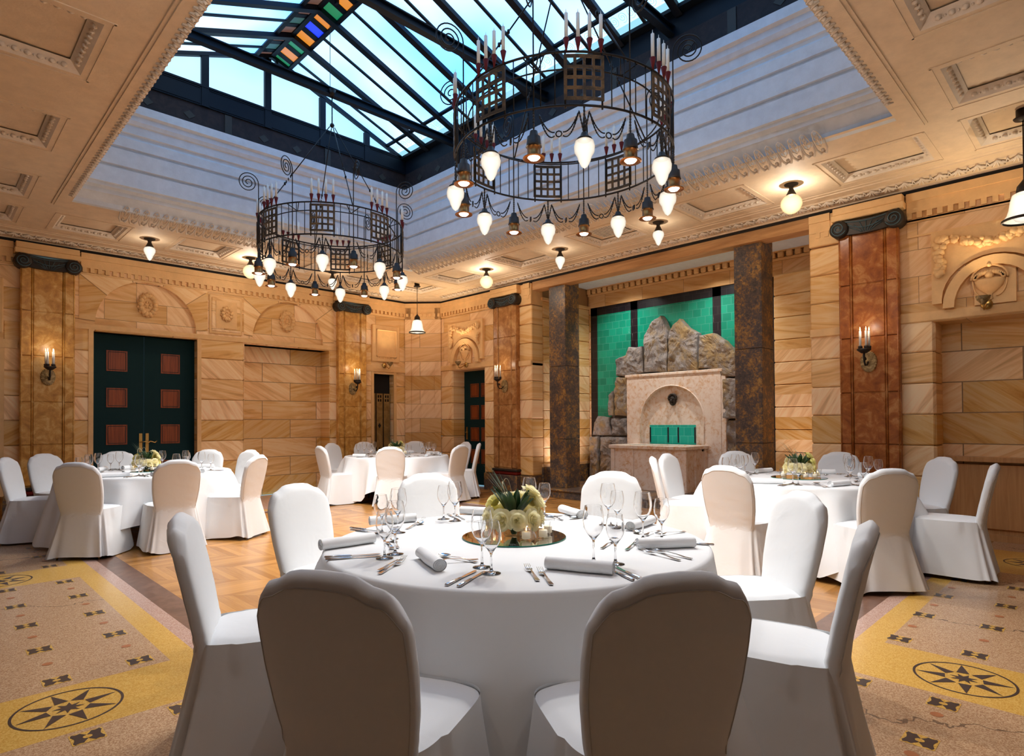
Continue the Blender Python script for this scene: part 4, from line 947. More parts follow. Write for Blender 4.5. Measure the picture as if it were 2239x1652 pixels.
# ---------------------------------------------------------------- wheel chandeliers
def chandelier():
    r=empty('chandelier'); R=.866; z0=0.; z1=.36     # origin at the centre of the lower hoop
    for nm,z in (('lower_hoop',z0),('upper_hoop',z1)):
        m=MB(); m.tube([(R*cos(2*PI*k/72),R*sin(2*PI*k/72),z) for k in range(72)],.009,6,closed=True); m.build(nm,[m_iron],r)
    for k in range(56):
        a=2*PI*k/56; 
        if min((a%(PI/4)),PI/4-(a%(PI/4)))<.12 : continue
        m=MB(); m.tube([(R*cos(a),R*sin(a),z0),(R*cos(a),R*sin(a),z1)],.0045,5); m.build('upright_bar',[m_iron],r)
    for k in range(8):
        for s_ in (-1,1):
            a=PI/4*k+s_*.145; m=MB(); m.tube([(R*cos(a),R*sin(a),z0-.02),(R*cos(a),R*sin(a),z1+.01)],.007,5); m.build('upright_bar',[m_iron],r)
    m=MB()      # inner hoop and the short struts that hold it
    m.tube([((R-.10)*cos(2*PI*k/64),(R-.10)*sin(2*PI*k/64),z1-.06) for k in range(64)],.006,5,closed=True)
    for k in range(8):
        a=PI/8+PI/4*k
        for s_ in (-.09,.09): m.tube([(R*cos(a+s_),R*sin(a+s_),z1),((R-.10)*cos(a),(R-.10)*sin(a),z1-.06)],.005,5)
    m.build('inner_hoop',[m_iron],r)
    for k in range(8):
        A=PI/4*k; m=MB(); hw=.135; zb,zt=.03,.335
        def P(u,v,w_1=0): a=A+u/R; return ((R+.008+w_1)*cos(a),(R+.008+w_1)*sin(a),v)
        nx_,nz=4,4; mw=.026; ob=.022; cw=((2*hw-2*ob)-(nx_-1)*.020)/nx_; chh=((zt-zb)-2*ob-(nz-1)*.020)/nz
        us=[-hw]; 
        for i in range(nx_): us+= [-hw+ob+i*(cw+.020),-hw+ob+i*(cw+.020)+cw]
        us.append(hw); vs=[zb]
        for i in range(nz): vs+=[zb+ob+i*(chh+.020),zb+ob+i*(chh+.020)+chh]
        vs.append(zt)
        for i in range(len(us)-1):
            for j in range(len(vs)-1):
                if i%2==1 and j%2==1: continue
                m.hexa([P(us[i],vs[j],0),P(us[i+1],vs[j],0),P(us[i+1],vs[j],.008),P(us[i],vs[j],.008),P(us[i],vs[j+1],0),P(us[i+1],vs[j+1],0),P(us[i+1],vs[j+1],.008),P(us[i],vs[j+1],.008)])
        m.build('grid_plate',[m_plate],r)
        # candles over each plate
        for i in range(4):
            a=A+(-.115+.0767*i)/R*1.02; x,y=(R+.004)*cos(a),(R+.004)*sin(a); c=MB()
            c.lathe([(0,z1-.005),(.006,z1),(.008,z1+.02),(.022,z1+.085),(.0,z1+.085)],9,(x,y,0),1)
            c.lathe([(0,z1+.085),(.0125,z1+.085),(.0125,z1+.255),(.003,z1+.262),(.001,z1+.285),(0,z1+.286)],9,(x,y,0),0); c.build('candle',[m_candle,m_red],r)
    # scrolls, rods, lamps
    for k in range(8):
        A=PI/8+PI/4*k; ca,sa=cos(A),sin(A)
        m=MB(); pts=[(R*ca,R*sa,z0-.02),(R*ca,R*sa,z1+.30)]
        rc=R+.115; zc_=z1+.36
        for i in range(64):
            t=i/63; a=PI+.0-(PI*2*2.75)*t; rr=.115-.100*t; pts.append(((rc-.0+rr*cos(a))*ca,(rc+rr*cos(a))*sa,zc_+rr*1.05*sin(a)))
        m.tube(pts,.0055,5); m.build('spiral_scroll',[m_iron],r)
        # spot pot
        m=MB(); x,y=R*ca,R*sa
        def chain(p,q,sag=0,n=14,rr=.0042):
            p=Vector(p);q=Vector(q)
            for i in range(n):
                t0,t1=i/n,(i+1)/n; a=p.lerp(q,t0);b=p.lerp(q,t1); a.z-=4*sag*t0*(1-t0); b.z-=4*sag*t1*(1-t1)
                mm=(a+b)/2; d=(b-a); m.tube([a-d*.12,mm,b+d*.12],[rr*1.0,rr*1.9,rr*1.0],4)
        chain((x,y,z0),(x,y,-.16),0,8)
        m.lathe([(0,-.15),(.025,-.155),(.032,-.19),(.045,-.195),(.05,-.25),(.055,-.26),(.0,-.26)],16,(x,y,0)); 
        m.lathe([(.046,-.26),(.046,-.325),(.075,-.335),(.075,-.34),(.045,-.335)],18,(x,y,0),1); pot=m.build('spot_lamp',[m_bronze,m_copper],r)
        m=MB(); m.lathe([(0,-.35),(.03,-.345),(.042,-.332)],14,(x,y,0)); m.build('lamp_lens',[m_lens],pot)
        light('SPOT','spot_lamp_light',(x,y,-.37),SPOTW,WARM2,.035,r,(0,0,0),angle=2.3,blend=.9)
        # frosted bulb under each plate
        B=PI/4*k; x,y=R*cos(B),R*sin(B); m=MB()
        chain((x,y,z0),(x,y,-.20),0,8)
        for s_ in (-.035,.035): chain((x-s_*sin(B),y+s_*cos(B),z0-.04),(x,y,-.20),0,7,.0035)
        m.lathe([(0,-.18),(.02,-.185),(.03,-.21),(.05,-.225),(.055,-.235),(0,-.235)],16,(x,y,0)); bl=m.build('bulb_holder',[m_bronze],r)
        m=MB(); m.lathe([(.042,-.232),(.062,-.245),(.070,-.28),(.066,-.315),(.048,-.345),(.040,-.375),(.022,-.41),(0,-.425)],20,(x,y,0)); m.build('frosted_bulb',[m_bulb],bl)
        light('POINT','bulb_light',(x,y,-.30),BULBW,WARM,0,r)
    for k in range(16):      # chain swags between the lamps, with a small square link in the middle
        m=MB(); a0,a1=PI/8*k,PI/8*(k+1); am=(a0+a1)/2; mid=Vector((R*cos(am),R*sin(am),-.19))
        for a in (a0,a1):
            s_=1 if a==a0 else -1; e=Vector((R*cos(a+s_*.045),R*sin(a+s_*.045),-.05)); q=mid+Vector((-sin(am),cos(am),0))*(-.028*s_)
            for sg in (.035,.06): chain(e,q+Vector((0,0,.012 if sg<.05 else -.012)),sg,12,.0032)
        if k%3: m.box(mid.x-.022,mid.x+.022,mid.y-.006,mid.y+.006,mid.z-.018,mid.z+.018)
        else: m.tube([mid+Vector((-sin(am),cos(am),0))*.02*cos(2*PI*i/8)+Vector((0,0,.02*sin(2*PI*i/8))) for i in range(8)],.005,5,closed=True)
        m.build('chain_swag',[m_iron],r)
    for k in range(4):
        a=PI/8+PI/2*k; m=MB(); p=Vector(((R-.02)*cos(a),(R-.02)*sin(a),z1)); q=Vector((.03*cos(a),.03*sin(a),1.62)); m.tube([p,p.lerp(q,.36)],.006,6); 
        m.tube([p.lerp(q,.42),q],.006,6); 
        for t in (.36,.39,.42): c=p.lerp(q,t); m.tube([c+Vector((.016*cos(2*PI*i/8),0,.016*sin(2*PI*i/8))) for i in range(8)],.004,4,closed=True)
        m.ball(p.lerp(q,.34),.014,6,0,1,1,1.6); m.ball(p.lerp(q,.44),.014,6,0,1,1,1.6); m.build('hanging_rod',[m_iron],r)
    m=MB(); m.ball((0,0,1.64),.03,8); m.tube([(0,0,1.64),(0,0,2.05)],.008,6); m.tube([(.02*cos(2*PI*i/10),0,1.74+.03*sin(2*PI*i/10)) for i in range(10)],.005,5,closed=True)
    m.lathe([(0,2.05),(.02,2.0),(.05,2.09),(.0,2.09)],8); m.build('top_hub',[m_iron],r)
    return r
SPOTW=88; BULBW=8
ch=chandelier(); ch.location=(3.72,3.17,3.41); ch.rotation_euler=(0,0,math.radians(220.5+9.5)); tag(ch,'nearer large wrought iron wheel chandelier with candles and chained lamps','chandelier','wheel chandeliers')
bpy.context.view_layer.update()
c2_=copy_tree(ch); c2_.location=(3.72,6.97,3.41); c2_.rotation_euler=(0,0,math.radians(241.9-7)); c2_['label']='farther wrought iron wheel chandelier hanging toward the left wall'
# ---------------------------------------------------------------- chairs
def sgn(v): return -1 if v<0 else 1
def sup(a,n): c,s_=cos(a),sin(a); return (sgn(c)*abs(c)**(2/n),sgn(s_)*abs(s_)**(2/n))
def topz(x,w):
    t=abs(x)/w; 
    def ss(a,b,v): v=max(0,min(1,(v-a)/(b-a))); return v*v*(3-2*v)
    return .945-.006*min(1,t/.4)**2-.030*ss(.36,.70,t)-.085*ss(.66,1.04,t)**1.7
def chair(rs=1):
    r=empty('banquet_chair'); rd=random.Random(rs); NU=56; NV=26
    lean=lambda z: -.225-.105*((z-.45)/.5)**1.15 if z>.45 else -.225-.055*((.45-z)/.42)**1.3   # the back faces -y (away from the table)
    def W(z):
        if z<.45: t=(.45-z)/.42; return .186+.066*t**1.4
        t=(z-.45)/.5; return .186+.036*sin(min(1,t*1.12)*PI*.60)
    def TK(z): return .040 if z>.45 else .040-.022*((.45-z)/.42)
    def back(u,v):
        a=2*PI*u; sx_,sy=sup(a,3.6)
        zz=.03+.915*v; w_1=W(zz); x=w_1*sx_; tk=TK(zz)
        if v>.955: e=(v-.955)/.045; k=math.sqrt(max(0,1-e*e)); tk*=.15+.85*k
        zt=topz(x,.222); z=.03+(zt-.03)*v
        wr=.002*sin(z*60+x*20)*(1 if abs(sy)<.4 else .25)+(.006*sin(x*38+ph0)*max(0,(.45-z)/.42) if z<.45 else 0)+ (.004*sin(z*140+x*60)*math.exp(-((z-.45)/.05)**2))
        return (x*(1-.03*max(0,(v-.95)/.05)**2),lean(z)+tk*sy*(1 if sy>0 else .8)+wr+.010*(sx_*sx_),z)
    ph0=rd.random()*6; NV=40
    m=MB(); m.grid(back,NU,NV,0,wu=True); b=len(m.v)-NU
    for i in range(NU//2): m.face([b+i,b+i+1,b+(NU-i-1)%NU,b+(NU-i)%NU] if i and i<NU//2-1 else ([b,b+1,b+NU-1] if i==0 else [b+i,b+i+1,b+NU-i]),0,True)
    bk=m.build('back_cover',[m_cover],r)
    m=MB()     # piping round the rear edge
    ua,ub=(PI*1.13)/(2*PI),(PI*1.87)/(2*PI)
    pts=[back(ua,.48+.475*i/14) for i in range(14)]+[back(ua+(ub-ua)*i/22,.955) for i in range(23)]+[back(ub,.955-.475*(i+1)/14) for i in range(14)]
    m.tube([(p[0],p[1]-.0012,p[2]) for p in pts],.0018,4)
    m.build('piping',[m_seam],bk)
    # seat cushion cover
    def seat(u,v):
        a=2*PI*u; sx_,sy=sup(a,4.5); k=1-v
        x=.225*sx_*min(1,k*1.0); y=.0+.225*sy*k
        z=.475+.014*(1-k**3)-.012*(k>.985); return (x*(1-.05*(y<-.1)),y,z)
    m=MB(); m.grid(seat,48,8,0,wu=True); sc_=m.build('seat_cover',[m_cover],r)
    ph=[rd.random()*6.28 for _ in range(6)]
    def skirt(u,v):   # v 0 top .. 1 hem
        a=2*PI*u; sx_,sy=sup(a,4.5); x=.227*sx_; y=.0+.227*sy
        if sy<0: y=y*1.10
        d=v**1.1; corner=abs(sx_*sy)**2
        fo=.010*sin(7*a+ph[0])+.008*sin(11*a+ph[1])+.006*sin(17*a+ph[2])
        ex=1+ d*(.20+.16*corner)
        pl=0
        for ac in (PI*1.25,PI*1.75):       # inverted pleats at the rear corners
            da=(a-ac+PI)%(2*PI)-PI; pl+= -.055*math.exp(-(da/.07)**2)+.03*math.exp(-((abs(da)-.17)/.07)**2)
        x*=ex+(fo+pl*1.6)*d*2.0; y*=ex+(fo+pl*1.6)*d*2.0
        if sy<-.3: y-=.02*d
        z=.474-(.474-.028-.012*sin(3*a+ph[3])-.010*sin(5*a+ph[4]))*v
        return (x*(1-.05*(1-v)*(y<-.1)),y,z)
    m=MB(); m.grid(skirt,112,14,0,wu=True); m.build('skirt_cover',[m_cover],r)
    for x in (-.17,.17):
        for y in (-.235,.17):
            m=MB(); m.tube([(x*.95,y*.95,.40),(x*1.12,y*1.12,.02),(x*1.13,y*1.13,.0)],[.012,.010,.008],8); m.build('leg',[m_brass],r)
    return r
protos=[chair(s_) for s_ in (1,2,3)]
TC={'near':(2.05,2.05),'left':(1.978,8.157),'far':(6.0085,8.966),'right':(6.12,2.235)}
# azimuth of the back rest seen from the table centre, distance of the top of the back rest
CH={'near':[(-153.3,1.51),(-120.3,1.51),(155,1.44),(-76.5,1.46),(107,1.50),(69.5,1.55),(20,1.65),(-38,1.47)],
'left':[(153,1.42),(121,1.62),(-129.5,1.4),(-93,1.4),(91.5,1.4),(44.5,1.4),(15.5,1.4),(-51.5,1.4)],
'far':[(175,1.4),(114.5,1.4),(83,1.4),(41.5,1.4),(-128,1.42),(-10.5,1.4),(-77,1.42),(-43,1.45)],
'right':[(178,1.47),(-133.5,1.4),(50,1.4),(2.5,1.4),(-45.5,1.4),(-84,1.5),(95,1.4),(121,1.4)]}
TP={'near':'the nearest round table','left':'the left table by the door','far':'the far corner table','right':'the right hand table'}
CL={'near':['back to the viewer, front left of','back to the viewer, front right of','seen sideways, leftmost at','seen from the side, rightmost at','facing the viewer, far left at','behind the flowers at','facing the viewer, rear right of','turned toward its left, right rear at'],
'left':['seen edge-on, leftmost at','second from the left at','back to viewer, front left of','back to viewer, front centre of','before the green door behind','right of the green door behind','mostly hidden, right side of','front right of'],
'far':['front left, in side view at','against the pilaster at','left of the grille door behind','right of the grille door behind','back to the viewer, centre front of','before the corner door at','back to the viewer, front right of','edge-on, rightmost at'],
'right':['back to the viewer, front left of','back to viewer, front right of','before the dark column at','before the russet pilaster at','facing left, far side of','rightmost, in side view at','wider one before the basin, left of','edge-on before the basin, left of']}
GR={'near':'covered chairs round the nearest table','left':'covered chairs round the left table','far':'covered chairs round the far table','right':'covered chairs round the right table'}
bpy.context.view_layer.update(); cnt=0
for k in TC:
    for (az,rr),lb in zip(CH[k],CL[k]):
        a=math.radians(az); cx_,cy_=TC[k]; d=rr-.33      # the top of the back leans 0.33 behind the seat centre
        o=protos[cnt] if cnt<3 else copy_tree(protos[cnt%3]); cnt+=1
        o.location=(cx_+d*cos(a),cy_+d*sin(a),0); o.rotation_euler=(0,0,a+PI/2)
        tag(o,'white covered chair '+lb+' '+TP[k],'chair',GR[k])
# ---------------------------------------------------------------- tables
def table():
    r=empty('round_table'); m=MB(); m.lathe([(0,.705),(.862,.705),(.862,.733),(0,.733)],64); m.build('tabletop',[m_oak],r)
    for k in range(4):
        a=PI/4+PI/2*k; m=MB(); m.tube([(.40*cos(a),.40*sin(a),.713),(.50*cos(a),.50*sin(a),0)],.014,8); m.build('leg',[m_iron],r)
    return r
def cloth(seed,rot):
    rd=random.Random(seed); ph=[rd.random()*6.28 for _ in range(8)]; NU=240; H=1.385
    m=MB(); R=.893; rings=[(0,0),(.3,0),(.6,0),(.80,0),(.86,0)]
    prof=[('t',.0),('t',.35),('t',.7),('t',.9),('t',.975),('e',.25),('e',.6),('e',1.)]+[('s',i/16) for i in range(1,17)]
    def P(u,q):
        a=2*PI*u; kind,v=q
        if kind=='t': return (R*v*cos(a),R*v*sin(a),.7395+0*v)
        if kind=='e': t=v*PI/2; return ((R*.975+.022*sin(t)+.0005)*cos(a),(R*.975+.022*sin(t))*sin(a),.7395-.022*(1-cos(t)))
        c=a+rot; drop=min(.70,H/max(abs(cos(c)),abs(sin(c)))-R); fl=(drop-.48)/.22
        z=.7175-(drop-.022)*v
        w2=a+.16*sin(2*a+ph[5])+.05*sin(5*a+ph[2])
        f=(.5+.5*cos(9*w2+ph[0]))**1.8*1.15+(.5+.5*cos(14*w2+ph[1]))**2.4*.55-.30
        amp=.15*(v**.7)*(.85+.4*fl)
        rr=R*.975+.0225+.045*v+amp*f*.9+.05*fl*v
        tw=.02*v*sin(6*a+ph[3])
        return (rr*cos(a+tw),rr*sin(a+tw),z)
    b=0; n=len(prof)
    for q in prof:
        for i in range(NU): m.v.append(P(i/NU,q))
    for j in range(n-1):
        for i in range(NU): m.face([j*NU+i,j*NU+(i+1)%NU,(j+1)*NU+(i+1)%NU,(j+1)*NU+i],0,True)
    o=m.build('tablecloth',[m_linen]); return o
t0_=table(); bpy.context.view_layer.update()
TL={'near':'nearest round banquet table under a white cloth, front and centre','left':'round banquet table under a white cloth near the green double door','far':'round banquet table under a white cloth near the far corner','right':'round banquet table under a white cloth before the oak cabinet and pilaster'}
for i,k in enumerate(TC):
    o=t0_ if i==0 else copy_tree(t0_); o.location=(*TC[k],0); tag(o,TL[k],'table','round banquet tables')
    c=cloth(i+3,{'near':.9,'left':.35,'far':.75,'right':.55}[k]); c.location=(*TC[k],0); tag(c,'white floor length cloth draped over '+TP[k],'tablecloth','white round tablecloths')
# ---------------------------------------------------------------- things on the tables
ZT_=.7405
def mesh_only(m,name,mats,norm=True):
    o=m.build(name,mats,norm=norm); me=o.data; bpy.data.objects.remove(o); return me
def glass_me(h,rb):
    m=MB(); s_=h/.225
    O=[(.0105,.094*s_),(rb*.42,.104*s_),(rb*.70,.119*s_),(rb*.91,.138*s_),(rb,.160*s_),(rb*.985,.180*s_),(rb*.90,.204*s_),(rb*.81,h-.0035),(rb*.802,h-.0010),(rb*.80,h-.0003)]
    w1=.0011
    m.lathe([(0,.0),(.034,.0),(.0358,.0001),(.0362,.0006),(.0358,.0012),(.0345,.0018),(.030,.0026),(.016,.0052),(.0075,.010),(.0045,.020),(.0038,.045*s_),(.0042,.078*s_),(.0060,.088*s_)]+O+[(rb*.80-w1*.5,h)]+[(r_-w1,z_) for i,(r_,z_) in enumerate(O[::-1][:-1])]+[(.008,.0985*s_),(0,.097*s_)],36)
    return mesh_only(m,'wine_glass',[m_glass])
gA=glass_me(.225,.043); gB=glass_me(.195,.037)
def napkin_me():
    m=MB(); L=.26; pts=[]; rr=.026
    m.grid(lambda u,v:(L*(v-.5),rr*1.05*cos(2*PI*u)+.002*sin(9*v),rr*.92+rr*.92*sin(2*PI*u)*(1 if sin(2*PI*u)>-.6 else 1)-.0),20,10,0,wu=True)
    for s_ in (-1,1):    # rolled layers at the ends
        sp=[]
        for i in range(46): a=i*.42; q=rr*(.97-.018*i); sp.append((q*1.05*cos(a),rr*.92+q*.92*sin(a)))
        for i in range(45):
            (y0,z0),(y1,z1)=sp[i],sp[i+1]; x=s_*L/2; m.poly([(x,y0,z0),(x,y1,z1),(x-s_*.03,y1,z1),(x-s_*.03,y0,z0)],0,True)
        m.poly([(s_*(L/2-.005),rr*1.03*cos(2*PI*i/16),rr*.92+rr*.9*sin(2*PI*i/16)) for i in range(16)],0)
    return mesh_only(m,'rolled_napkin',[m_nap])
nap_me=napkin_me()
def knife_me():
    m=MB(); m.tube([(-.115,0,.005),(-.112,0,.005),(-.05,0,.005),(-.012,0,.0045),(-.004,0,.004)],[.003,.0085,.0078,.006,.004],8)
    for i in range(len(m.v)): x,y,z=m.v[i]; m.v[i]=(x,y,.001+(z-.0)*.62)
    m.prism([(-.006,-.004),(.09,-.009),(.108,-.007),(.116,.002),(.108,.006),(-.006,.005)],lambda u,v,w:(u,v,w),.002,.0035); return mesh_only(m,'table_knife',[m_silver])
def fork_me():
    m=MB(); b=[(-.105,.008),(-.07,.007),(-.03,.0035),(.02,.003),(.035,.007),(.048,.012),(.058,.0125)]
    zc=lambda x:.004+.010*math.exp(-((x-.0)/.035)**2)+ (.006*(x-.04)/.06 if x>.04 else 0)
    P=[(x,-w_1) for x,w_1 in b]+[(x,w_1) for x,w_1 in b[::-1]]
    for i in range(len(b)-1):
        (xa,wa),(xb,wb)=b[i],b[i+1]; m.hexa([(xa,-wa,zc(xa)-.001),(xb,-wb,zc(xb)-.001),(xb,wb,zc(xb)-.001),(xa,wa,zc(xa)-.001),(xa,-wa,zc(xa)+.001),(xb,-wb,zc(xb)+.001),(xb,wb,zc(xb)+.001),(xa,wa,zc(xa)+.001)])
    for k in range(4): y=-.0105+.007*k; m.tube([(.056,y,zc(.056)),(.08,y*1.02,zc(.075)+.001),(.108,y*.95,zc(.1)+.005)],[.0018,.0015,.0008],5)
    return mesh_only(m,'table_fork',[m_silver])
def spoon_me():
    m=MB(); zc=lambda x:.004+.008*math.exp(-((x-.0)/.04)**2)
    b=[(-.10,.008),(-.07,.0065),(-.02,.0035),(.035,.003),(.05,.005)]
    for i in range(len(b)-1):
        (xa,wa),(xb,wb)=b[i],b[i+1]; m.hexa([(xa,-wa,zc(xa)-.001),(xb,-wb,zc(xb)-.001),(xb,wb,zc(xb)-.001),(xa,wa,zc(xa)-.001),(xa,-wa,zc(xa)+.001),(xb,-wb,zc(xb)+.001),(xb,wb,zc(xb)+.001),(xa,wa,zc(xa)+.001)])
    m.grid(lambda u,v:(.076+.031*v*cos(2*PI*u),.020*v*sin(2*PI*u),.003+.009*v*v),20,6,0,wu=True); return mesh_only(m,'dessert_spoon',[m_silver],False)
kn_me,fo_me,sp_me=knife_me(),fork_me(),spoon_me()
def put(me,name,x,y,rz,label,cat,group,z=ZT_):
    o=bpy.data.objects.new(name,me); col.objects.link(o); o.location=(x,y,z); o.rotation_euler=(0,0,rz); return tag(o,label,cat,group)
SEAT={'near':['front centre','front left','left','rear left','rear centre','behind the flowers','rear right','right'],}
tn={'near':'nearest table','left':'left table','far':'far table','right':'right table'}
def ang(p,q): return math.atan2(q[1]-p[1],q[0]-p[0])
def dist(p,q): return math.hypot(q[0]-p[0],q[1]-p[1])
NG=[((1.934,1.501),(1.968,1.42)),((1.566,1.758),(1.527,1.663)),((1.464,2.201),(1.388,2.164)),((1.762,2.619),(1.693,2.673)),((2.196,2.694),(2.193,2.795)),((2.664,2.554),(2.70,2.464)),((2.679,1.978),(2.641,1.892)),((2.463,1.617),(2.524,1.553))]
for (a,b),s_ in zip(NG,SEAT['near']):
    put(gA,'wine_glass',*a,0,f'larger empty wine glass of the pair at the {s_} place, nearest table','wine glass','wine glasses on the nearest table')
    put(gB,'wine_glass',*b,0,f'smaller empty wine glass of the pair at the {s_} place, nearest table','wine glass','wine glasses on the nearest table')
NN=[((1.719,1.579),(1.829,1.311)),((1.508,2.08),(1.40,1.80)),((1.276,2.505),(1.538,2.487)),((1.78,2.93),(2.03,2.84)),((2.40,2.86),(2.50,2.66)),((2.86,2.46),(2.76,2.24)),((2.64,1.80),(2.86,1.83)),((2.27,1.513),(2.47,1.36))]
for (a,b),s_ in zip(NN,SEAT['near']):
    put(nap_me,'rolled_napkin',(a[0]+b[0])/2,(a[1]+b[1])/2,ang(a,b),f'white rolled napkin at the {s_} place of the nearest table','napkin','rolled napkins on the nearest table')
def cut(me,nm,a,b,lab,grp,flip=0,dz=0):
    put(me,nm,(a[0]+b[0])/2,(a[1]+b[1])/2,ang(a,b)+flip,lab,nm.split('_')[-1],grp,ZT_+dz)
NK=[((1.29,1.64),(1.52,1.735),'left of the two knives beside the front left napkin'),((1.315,1.60),(1.53,1.70),'right of the two knives beside the front left napkin'),((1.215,2.35),(1.419,2.245),'upper of the two knives below the left napkin'),((1.20,2.31),(1.40,2.205),'lower of the two knives below the left napkin'),
 ((1.661,2.90),(1.72,2.71),'farther knife left of the rear left glasses'),((1.63,2.84),(1.69,2.65),'nearer knife left of the rear left glasses'),((2.31,2.90),(2.23,2.70),'left knife behind the flowers, beside the rear centre glasses'),((2.345,2.885),(2.262,2.69),'right knife behind the flowers, beside the rear centre glasses'),
 ((1.80,1.222),(1.90,1.43),'left knife whose handle shows right of the front centre napkin'),((1.835,1.215),(1.94,1.42),'right knife whose handle shows right of the front centre napkin'),((2.66,2.40),(2.85,2.33),'dark looking knife left of the napkin behind the flowers'),((2.62,1.90),(2.80,1.86),'knife beyond the rear right napkin'),((2.56,1.33),(2.48,1.50),'knife whose handle end sticks out past the right napkin')]
for a,b,l in NK: cut(kn_me,'table_knife',a,b,l+', nearest table','knives on the nearest table')
NF=[((1.20,1.93),(1.43,2.07),'nearer of two forks at the front left place',0),((1.245,1.985),(1.44,2.09),'farther of two forks at the front left place',.0015),((1.545,1.435),(1.70,1.655),'left of two upright forks at the front centre place',0),((1.535,1.36),(1.70,1.59),'right of two upright forks at the front centre place',0),
 ((2.187,1.263),(2.232,1.47),'nearer of two forks at the right place',0),((2.242,1.237),(2.278,1.455),'farther of two forks at the right place',0),((1.60,1.862),(1.475,1.95),'dessert fork crossed with a spoon at the front left place',.004),((1.93,2.73),(2.09,2.85),'dessert fork at the rear left place',0),((2.24,2.60),(2.34,2.50),'small fork behind the vase at the rear centre place',0),
 ((2.62,2.25),(2.70,2.44),'small fork at the place behind the flowers',0),((2.70,1.68),(2.53,1.66),'nearer fork at the rear right place',0),((2.75,1.58),(2.60,1.62),'farther fork at the rear right place',0),((2.20,1.53),(2.40,1.60),'dessert fork near the right napkin',0),((1.57,2.42),(1.50,2.27),'dessert fork at the left place',0)]
for a,b,l,dz in NF: cut(fo_me,'table_fork',a,b,l+', nearest table','forks on the nearest table',0,dz)
NS=[((1.60,1.815),(1.57,2.04),'spoon crossed with a fork at the front left place'),((1.835,2.66),(2.02,2.76),'spoon catching light at the rear left place'),((1.537,2.29),(1.63,2.46),'spoon with blue glint at the left place'),((2.66,1.85),(2.59,1.74),'spoon at the rear right place'),((2.19,1.64),(2.31,1.68),'spoon near the right napkin'),((2.60,2.32),(2.70,2.26),'spoon left of the napkin behind the flowers')]
for a,b,l in NS: cut(sp_me,'dessert_spoon',a,b,l+', nearest table','spoons on the nearest table')
names8=['front','front right','right','rear right','rear','rear left','left','front left']
for k in ('left','far','right'):
    cx_,cy_=TC[k]; base=math.atan2(-cy_,-cx_)     # toward the viewer
    order=sorted(((math.radians(az)-base+.35)%(2*PI),math.radians(az)) for az,_ in CH[k])
    for s_,(rel,a) in zip(names8,order):
        c,s=cos(a),sin(a); P=lambda rad,t:(cx_+rad*c-t*s,cy_+rad*s+t*c)      # t grows to the guest's left... seen from the seat
        rel_=round(math.degrees(rel)); tail=f'at the {s_} place of the {tn[k]}'
        g=lambda n:f'{n} on the {tn[k]}'
        x,y=P(.56,.17); put(gA,'wine_glass',x,y,0,f'larger wine glass {tail}','wine glass',g('wine glasses')); x,y=P(.63,.245); put(gB,'wine_glass',x,y,0,f'smaller wine glass {tail}','wine glass',g('wine glasses'))
        x,y=P(.70,0); put(nap_me,'rolled_napkin',x,y,a+PI/2+.5,f'white rolled napkin {tail}','napkin',g('rolled napkins'))
        for j in (0,1):
            x,y=P(.72,.155+.028*j); put(kn_me,'table_knife',x,y,a+PI,f"{('inner','outer')[j]} knife {tail}",'knife',g('knives'))
            x,y=P(.72,-.155-.032*j); put(fo_me,'table_fork',x,y,a+PI,f"{('inner','outer')[j]} fork {tail}",'fork',g('forks'))
        x,y=P(.50,-.02); put(sp_me,'dessert_spoon',x,y,a-PI/2,f'dessert spoon {tail}','spoon',g('spoons'))
# mirrors, candle cups, flowers
def rose_me(mat,seed):
    m=MB(); rd=random.Random(seed)
    def petal(rad,h,wd,az,open_,z0):
        def f(u,v):
            s_=(u-.5)*wd; t=v; r_=rad*(.35+.75*t**.8)+open_*t**3*.4; zz=z0+h*t-abs(u-.5)**2*h*.5*t-open_*t**4*.5
            r_-=.004*(abs(u-.5)*2)**2; a=az+s_*(1-.1*t); return (r_*cos(a),r_*sin(a),zz)
        m.grid(f,6,5,0)
    for k in range(3): petal(.006,.030,2.4,k*2.1,0,.0)
    for i,(n,rad,h,op,wd) in enumerate(((3,.011,.031,.001,2.1),(4,.017,.031,.004,1.8),(5,.024,.029,.010,1.5),(5,.030,.025,.020,1.4))):
        for k in range(n): petal(rad*(.93+.14*rd.random()),h*(.93+.12*rd.random()),wd,2*PI*k/n+i*.7+rd.random()*.3,op*(.7+.6*rd.random()),0)
    m.ball((0,0,.003),.020,8,0,1,1,.5)
    return mesh_only(m,'rose',[mat],False)
ro=[rose_me(m_rose,1),rose_me(m_rose2,2),rose_me(m_rose,3)]
def leaf_into(m,o,d,L,wd,bend):
    o=Vector(o); d=Vector(d).normalized(); s_=d.cross(Vector((0,0,1))); s_=s_.normalized() if s_.length>.01 else Vector((1,0,0)); up=s_.cross(d)
    def f(u,v): 
        w_1=wd*sin(PI*min(1,.04+v*.96))**.7*(u-.5); return o+d*L*v+s_*w_1+up*(abs(u-.5)*wd*.35-bend*v*v)
    m.grid(f,4,8,0)
